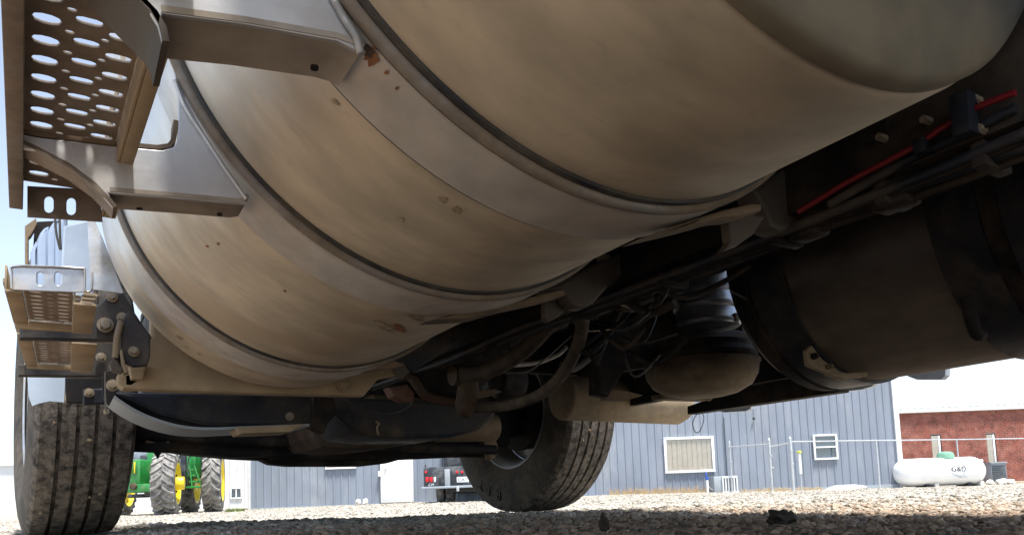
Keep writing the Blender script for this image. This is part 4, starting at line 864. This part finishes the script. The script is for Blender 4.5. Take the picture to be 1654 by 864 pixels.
for px_, py_ in ((1278, 729), (1280, 750), (1245, 737), (1248, 756), (1180, 746)):
    q = lw(px_, py_, 19.78 if px_ > 1270 else (20.18 if px_ > 1200 else 21.48)); cyl('pipe_band', yard(q[0], q[1]+.02, q[2]), yard(q[0], q[1]+.02, q[2]+.05), .044, MT['steelgrey'], fe, n=12)
# yellow capped marker, blue topped hydrant
q = lw(1293, 760, 19.2); mk = bgroot('marker_post', q[0], 19.2, 'slim white marker post with yellow cap beside the fence', 'marker post')
zz = lw(1291, 732, 19.2)[2]; z1 = lw(1291, 762, 19.2)[2]; p = yard(q[0], 19.2)
cyl('pole', (p.x, p.y, -.4), (p.x, p.y, z1), .012, MT['steelgrey'], mk, n=8); cyl('sleeve', (p.x, p.y, z1-.05), (p.x, p.y, zz), .035, MT['whitetrim'], mk, n=16); cyl('cap', (p.x, p.y, zz), (p.x, p.y, zz+.07), .058, MT['lime'], mk, n=16, bev=.01)
q = lw(1143, 790, 21.); hy = bgroot('yard_hydrant', q[0], 21., 'short white yard hydrant with a blue handle by the condenser', 'hydrant'); p = yard(q[0], 21.)
z0 = lw(1143, 775, 21.)[2]; cyl('pipe', (p.x, p.y, -.3), (p.x, p.y, z0), .032, MT['whitetrim'], hy, n=12)
z1 = lw(1143, 764, 21.)[2]; lbox('handle', hy, q[0]-.035, q[0]+.0, 20.98, 21.02, z0+.06, z1+.02, MT['blue'], .004); lbox('handle', hy, q[0]-.035, q[0]+.055, 20.978, 21.022, z0+.02, z0+.075, MT['blue'], .004)
tube('brace', [yard(q[0]+.03, 21., z0-.18), yard(q[0]+.14, 21., -.12)], .012, MT['steelgrey'], hy, n=6, sub=1)
# condenser
A = lw(1153, 769, 21.6); B = lw(1192, 795, 21.6); C_ = lw(1166, 769, 21.6)
cu = bgroot('condenser_unit', (A[0]+B[0])/2, 21.6, 'pale air conditioning condenser with slatted side below the window', 'air conditioner')
lbox('housing', cu, A[0], B[0]-.01, 21.62, 22.2, -.3, A[2], MT['acgrey'], .01)
lbox('grille_frame', cu, C_[0], B[0], 21.56, 21.619, A[2]-.06, A[2], MT['whitetrim']); lbox('grille_frame', cu, C_[0], B[0], 21.56, 21.619, -.3, -.18, MT['whitetrim'])
for k in range(6): x = C_[0]+k*(B[0]-C_[0]-.03)/5; lbox('grille_bar', cu, x, x+.03, 21.565, 21.615, -.18, A[2]-.06, MT['whitetrim'])
# pale mound, stones, bollard caps
q = lw(1368, 789, 21.5); p = yard(q[0], 21.5); clod('concrete_slab', (p.x, p.y, float(gz(p.x, p.y))+.02), 1., 'low pale concrete mound at the foot of the blue wall', 'concrete', MT['rock'], (.85, .3, .12), .08)
for k, (xx, s_, lb) in enumerate(((1600, .13, 'white stone nearest the end of the propane tank'), (1618, .17, 'flat white stone in front of the dark cabinet'), (1634, .14, 'rightmost white stone beside the brick wall'))):
    q = lw(xx, 784, 24.5); p = yard(q[0], 24.5); clod('stone', (p.x, p.y, float(gz(p.x, p.y))+.06), s_, lb, 'stone', MT['stone'], (1.3, .8, .75), .3)['group'] = 'white stones beside the propane tank'
for k, xx in enumerate((579, 590)):
    q = lw(xx, 812, 21.6); p = yard(q[0], 21.6); clod('stone', (p.x, p.y, float(gz(p.x, p.y))+.08), .10, ('left' if k == 0 else 'right')+' one of two small white stones left of the white door', 'stone', MT['stone'], (.8, .6, 1.0), .3)['group'] = 'small stones by the white door'
# weeds
def tufts(name, px0, px1, D, n, hgt, m, lab):
    V = []; Fc = []
    for k in range(n):
        xx = random.uniform(px0, px1); l = lw(xx, 790, D)[0]; dd = D+random.uniform(-.15, .15); p = yard(l, dd); z0 = float(gz(p.x, p.y)); h_ = hgt*random.uniform(.4, 1.2)
        dx = random.uniform(-.6, .6)*h_; w_ = .006; s = len(V); V += [yard(l-w_, dd, z0), yard(l+w_, dd, z0), yard(l+dx*.4+w_*.6, dd, z0+h_*.6), yard(l+dx, dd+random.uniform(-.05, .05), z0+h_), yard(l+dx*.4-w_*.6, dd, z0+h_*.6)]
        Fc += [(s, s+1, s+2, s+4), (s+4, s+2, s+3)]
    tag(mesh(name, V, Fc, m), lab, 'grass', kind='stuff')
tufts('dry_grass', 985, 1160, 22.2, 520, .22, MT['drygrass'], 'dry tan grass along the foot of the blue wall'); tufts('dry_grass', 1196, 1330, 21.9, 420, .12, MT['drygrass'], 'short dry grass behind the fence posts')
tufts('green_grass', 366, 392, 19., 260, .10, MT['greengrass'], 'green grass tuft beyond the tractor tyre'); tufts('dry_grass', 1440, 1654, 26., 500, .10, MT['drygrass'], 'thin grass around the propane tank')
# ---- flatbed truck
D6 = 19.3; A = lw(684, 755, D6)
fk = bgroot('flatbed_truck', A[0]+1.05, D6+1.5, 'charcoal flatbed pickup with red tail lamps parked by the white door', 'truck', rz=0)
def F2(px_, py_): q = lw(px_, py_, D6); return q[0], q[2]
x0, zt6 = F2(684, 757); _, zl6 = F2(684, 786); x1 = x0+2.15
bed = lbox('tail_panel', fk, x0, x1, D6, D6+.05, zl6, zt6+.03, MT['bedblack'], .006)
lbox('bed_deck', fk, x0, x1, D6+.05, D6+2.8, zt6-.03, zt6+.04, MT['bedblack'], .008)
lbox('rear_bumper', fk, x0-.04, x1+.04, D6-.22, D6+.0, zl6-.06, zl6, MT['acgrey'], .01)
lbox('bumper_fin', fk, *[F2(719, 760)[0], F2(727, 760)[0]], D6-.2, D6-.001, zl6+.001, zt6-.03, MT['acgrey'], .008)
for px_, py_, rr in ((688, 762, .032), (738, 762, .034), (746.5, 762, .034), (756, 762, .034)):
    x, z = F2(px_, py_); cyl('marker_lamp', yard(x, D6-.03, z), yard(x, D6-.001, z), rr, MT['lamp'], fk, n=16, bev=.006)
for px_, mm in ((690, 'lamp'), (696.5, 'lamp'), (702.5, 'plate')):
    x, z = F2(px_, 774); w_ = .04 if mm == 'lamp' else .03; lbox('tail_lamp', fk, x-w_+.002, x+w_-.002, D6-.03, D6-.001, z-.065, z+.065, MT[mm], .012)
x, z = F2(747.5, 774); pl = lbox('number_plate', fk, x-.155, x+.155, D6-.012, D6-.002, z-.07, z+.07, MT['plate'], .003)
text('lettering', 'CAT', .13, yard(x, D6-.014, z), RT, TD, MT['ink'], pl, .001)
x, z = F2(696, 782.5); text('lettering', 'CM', .10, yard(x, D6-.004, z), RT, TD, MT['plate'], bed, .003, shear=.3)
x, z = F2(711, 780); cyl('tow_plug', yard(x, D6-.04, z), yard(x, D6-.001, z), .05, MT['ink'], fk, n=16)
x, z = F2(741, 788); lbox('hitch_ball', fk, x-.04, x+.03, D6-.28, D6-.22, z-.08, z+.06, MT['steelgrey'], .015)
x, z = F2(685.5, 757); lbox('stake', fk, x, x+.03, D6+.1, D6+.13, z, z+.11, MT['ink'])
# headache rack
xa, za = F2(737, 755); xb, zb = F2(748, 736)
tube('rack_post', [yard(xa+.02, D6+2.2, za), yard(xa+.09, D6+2.25, za+.18), yard(xb+.12, D6+2.3, zb+.5)], .035, MT['bedblack'], fk, n=8, sub=3)
lbox('rack_bar', fk, xa+.12, x1-.25, D6+2.25, D6+2.3, za+.20, za+.25, MT['bedblack']); lbox('rack_bar', fk, xa+.2, x1-.35, D6+2.25, D6+2.3, za+.45, za+.5, MT['bedblack'])
lbox('cab', fk, x0+.25, x1-.25, D6+2.9, D6+5.0, zl6+.1, zt6+1.1, MT['bedblack'], .12); lbox('hood', fk, x0+.28, x1-.28, D6+5.0, D6+6.2, zl6+.1, zt6+.55, MT['bedblack'], .1)
lbox('chassis', fk, x0+.6, x1-.6, D6+.1, D6+5.8, zl6-.18, zl6+.05, MT['ink'], .02)
lbox('axle', fk, x0+.4, x1-.4, D6+1.0, D6+1.12, zl6-.2, zl6-.1, MT['ink'], .02)
for l_, d_ in ((x0+.34, 1.06), (x0+.60, 1.06), (x1-.60, 1.06), (x1-.34, 1.06), (x0+.42, 4.9), (x1-.42, 4.9)):
    p = yard(l_, D6+d_); zg = float(gz(p.x, p.y)); RW = .385
    lathe('wheel', [(-.11, .2), (-.115, .3), (-.10, RW-.02), (-.07, RW), (.07, RW), (.10, RW-.02), (.115, .3), (.11, .2), (.03, .18), (.02, 0)], Vector((p.x, p.y, zg+RW-.01)), RT, MT['agtyre'], fk, n=40, smooth=50)
lbox('mud_guard', fk, x0+.2, x0+.74, D6+.6, D6+1.5, zl6+.06, zl6+.1, MT['ink'])
# ---- tractor
D7 = 19.5
tq = lw(280, 800, D7)
tt = bgroot('tractor', tq[0], D7+1.0, 'green tractor with yellow rims standing before the white building', 'tractor')
def agwheel(px_, D, dia, w_, yaw, hubout, name='wheel', rimm='yellow', flip=False):
    l = lw(px_, 800, D)[0]; p = yard(l, D); zg = float(gz(p.x, p.y)); R_ = dia/2; O = Vector((p.x, p.y, zg+R_-.03))
    ax = (RT*math.cos(yaw)+FW*math.sin(yaw)).normalized()
    wh = lathe(name, [(-w_/2, R_*.62), (-w_/2-.02, R_*.8), (-w_/2+.02, R_-.07), (-w_/4, R_-.045), (0, R_-.04), (w_/4, R_-.045), (w_/2-.02, R_-.07), (w_/2+.02, R_*.8), (w_/2, R_*.62)], O, ax, MT['agtyre'], tt, n=56, smooth=50)
    lathe('rim', [(w_/2, R_*.63), (w_/2+.012, R_*.655), (w_/2+.012, R_*.62), (w_/2-.04, R_*.58), (w_/2-.10, R_*.52), (w_/2-.12, .16), (w_/2-.02, .15), (w_/2-.02, 0)], O, ax, MT[rimm], wh, n=56, smooth=40)
    lathe('rim', [(-w_/2, R_*.63), (-w_/2-.01, R_*.62), (-w_/2+.08, R_*.5), (-w_/2+.1, .1)], O, ax, MT[rimm], wh, n=56, smooth=40)
    if hubout: cyl('hub', O+ax*(w_/2-.1), O+ax*(w_/2+hubout), .17, MT[rimm], wh, n=28, bev=.02)
    if hubout:
        for k in range(8):
            a = k*math.pi/4; u = ax.cross(TD); q = O+ax*(w_/2-.1)+(u*math.cos(a)+TD*math.sin(a))*.3; cyl('wheel_bolt', q, q+ax*.05, .03, MT['ink'], wh, n=6)
    V = []; Fc = []; nl = 22; e1 = ax.cross(TD).normalized(); e2 = TD
    def pt_(a, s, r): return O+(e1*math.cos(a)+e2*math.sin(a))*r+ax*s
    for side in (-1, 1):
        for k in range(nl):
            a0 = (k+(.5 if side > 0 else 0))*2*math.pi/nl; n = len(V); tw = .36; hw = .075
            segs = [(side*.01, 0, R_), (side*w_*.28, tw*.42, R_-.003), (side*w_*.50, tw*.62, R_-.03)]
            for (s, da, r) in segs:
                for (dw_, rr) in ((-hw/2*1.25, R_-.075), (-hw/2*.75, r), (hw/2*.75, r), (hw/2*1.25, R_-.075)): V.append(pt_(a0-da*1.0+dw_/R_*1.0, s, rr))
            for i_ in range(2):
                for j_ in range(3): Fc.append((n+i_*4+j_, n+i_*4+j_+1, n+i_*4+4+j_+1, n+i_*4+4+j_))
            Fc.append((n, n+1, n+2, n+3)); Fc.append((n+8, n+11, n+10, n+9))
    mesh('tread_lugs', V, Fc, MT['lug'], wh, 30)
    return wh
agwheel(269, 19.3, 1.66, .54, .29, .16)          # front left, nearest
agwheel(345, 20.6, 1.80, .46, .30, 0)            # rear left
agwheel(307, 21.8, 1.66, .38, .22, 0)            # inner
agwheel(193, 21.2, 1.60, .50, .18, 0)            # front right
def tb(name, px0, py0, px1, py1, D, dep, m, bev=.02, parent=None):
    a = lw(px0, py0, D); b_ = lw(px1, py1, D); return lbox(name, tt, min(a[0], b_[0]), max(a[0], b_[0]), D, D+dep, min(a[2], b_[2]), max(a[2], b_[2]), MT[m], bev, parent)
tb('front_frame', 197, 782, 250, 794, 19.3, 1.6, 'green', .03)
gr = tb('weight_block', 200, 742, 226, 784, 19.4, .7, 'green', .05)
for k in range(7):
    a = lw(203+k*2.9, 746, 19.38); b_ = lw(203+k*2.9, 764, 19.38); lbox('weight_rib', tt, a[0]-.012, a[0]+.012, 19.36, 19.42, b_[2], a[2], MT['yellow'] if k % 2 else MT['green'], .004, gr)
q = lw(216, 785, 19.28); cyl('front_pin', yard(q[0], 19.22, q[2]), yard(q[0], 19.32, q[2]), .085, MT['rust'], tt, n=20, bev=.01)
tb('hood', 203, 722, 240, 745, 20.2, 2.4, 'grey', .1)
tb('grille', 226, 735, 238, 782, 20.1, .1, 'bedblack', .03)
tb('side_frame', 237, 725, 247, 792, 19.9, .5, 'green', .03); tb('side_frame', 247, 735, 252, 790, 20.1, .4, 'green', .02)
tube('handrail', [yard(*lw(x, y, 20.)[:2], lw(x, y, 20.)[2]) for x, y in ((227, 752), (231, 754), (232, 762), (229, 768), (226, 767))], .03, MT['green'], tt, n=8)
tb('axle_housing', 232, 786, 262, 800, 20.0, .5, 'bedblack', .04); tb('axle_housing', 205, 798, 232, 803, 20.2, .4, 'bedblack', .03)
tb('cab_body', 296, 722, 316, 772, 20.6, 1.2, 'green', .06); tb('cab_body', 250, 660, 330, 726, 20.8, 1.8, 'green', .1)
tb('fender_post', 292, 726, 299, 782, 20.2, .12, 'bedblack', .02)
ld = tb('ladder', 300, 785, 324, 787.5, 19.9, .3, 'green', .008)
for x0_, x1_, y_ in ((301, 314, 757), (303, 317, 766), (305, 321, 776)): tb('rung', x0_, y_, x1_, y_+3, 19.95, .28, 'green', .006, ld)
for xs in (((303, 745), (307, 760), (310, 785)), ((314, 752), (320, 770), (326, 785))): tube('stringer', [yard(lw(x, y, 19.94)[0], 19.94, lw(x, y, 19.94)[2]) for x, y in xs], .022, MT['green'], ld, n=6, sub=2)
tube('handrail', [yard(lw(x, y, 19.9)[0], 19.9, lw(x, y, 19.9)[2]) for x, y in ((304, 770), (304, 745), (307, 737), (312, 736))], .014, MT['bedblack'], tt, n=6)
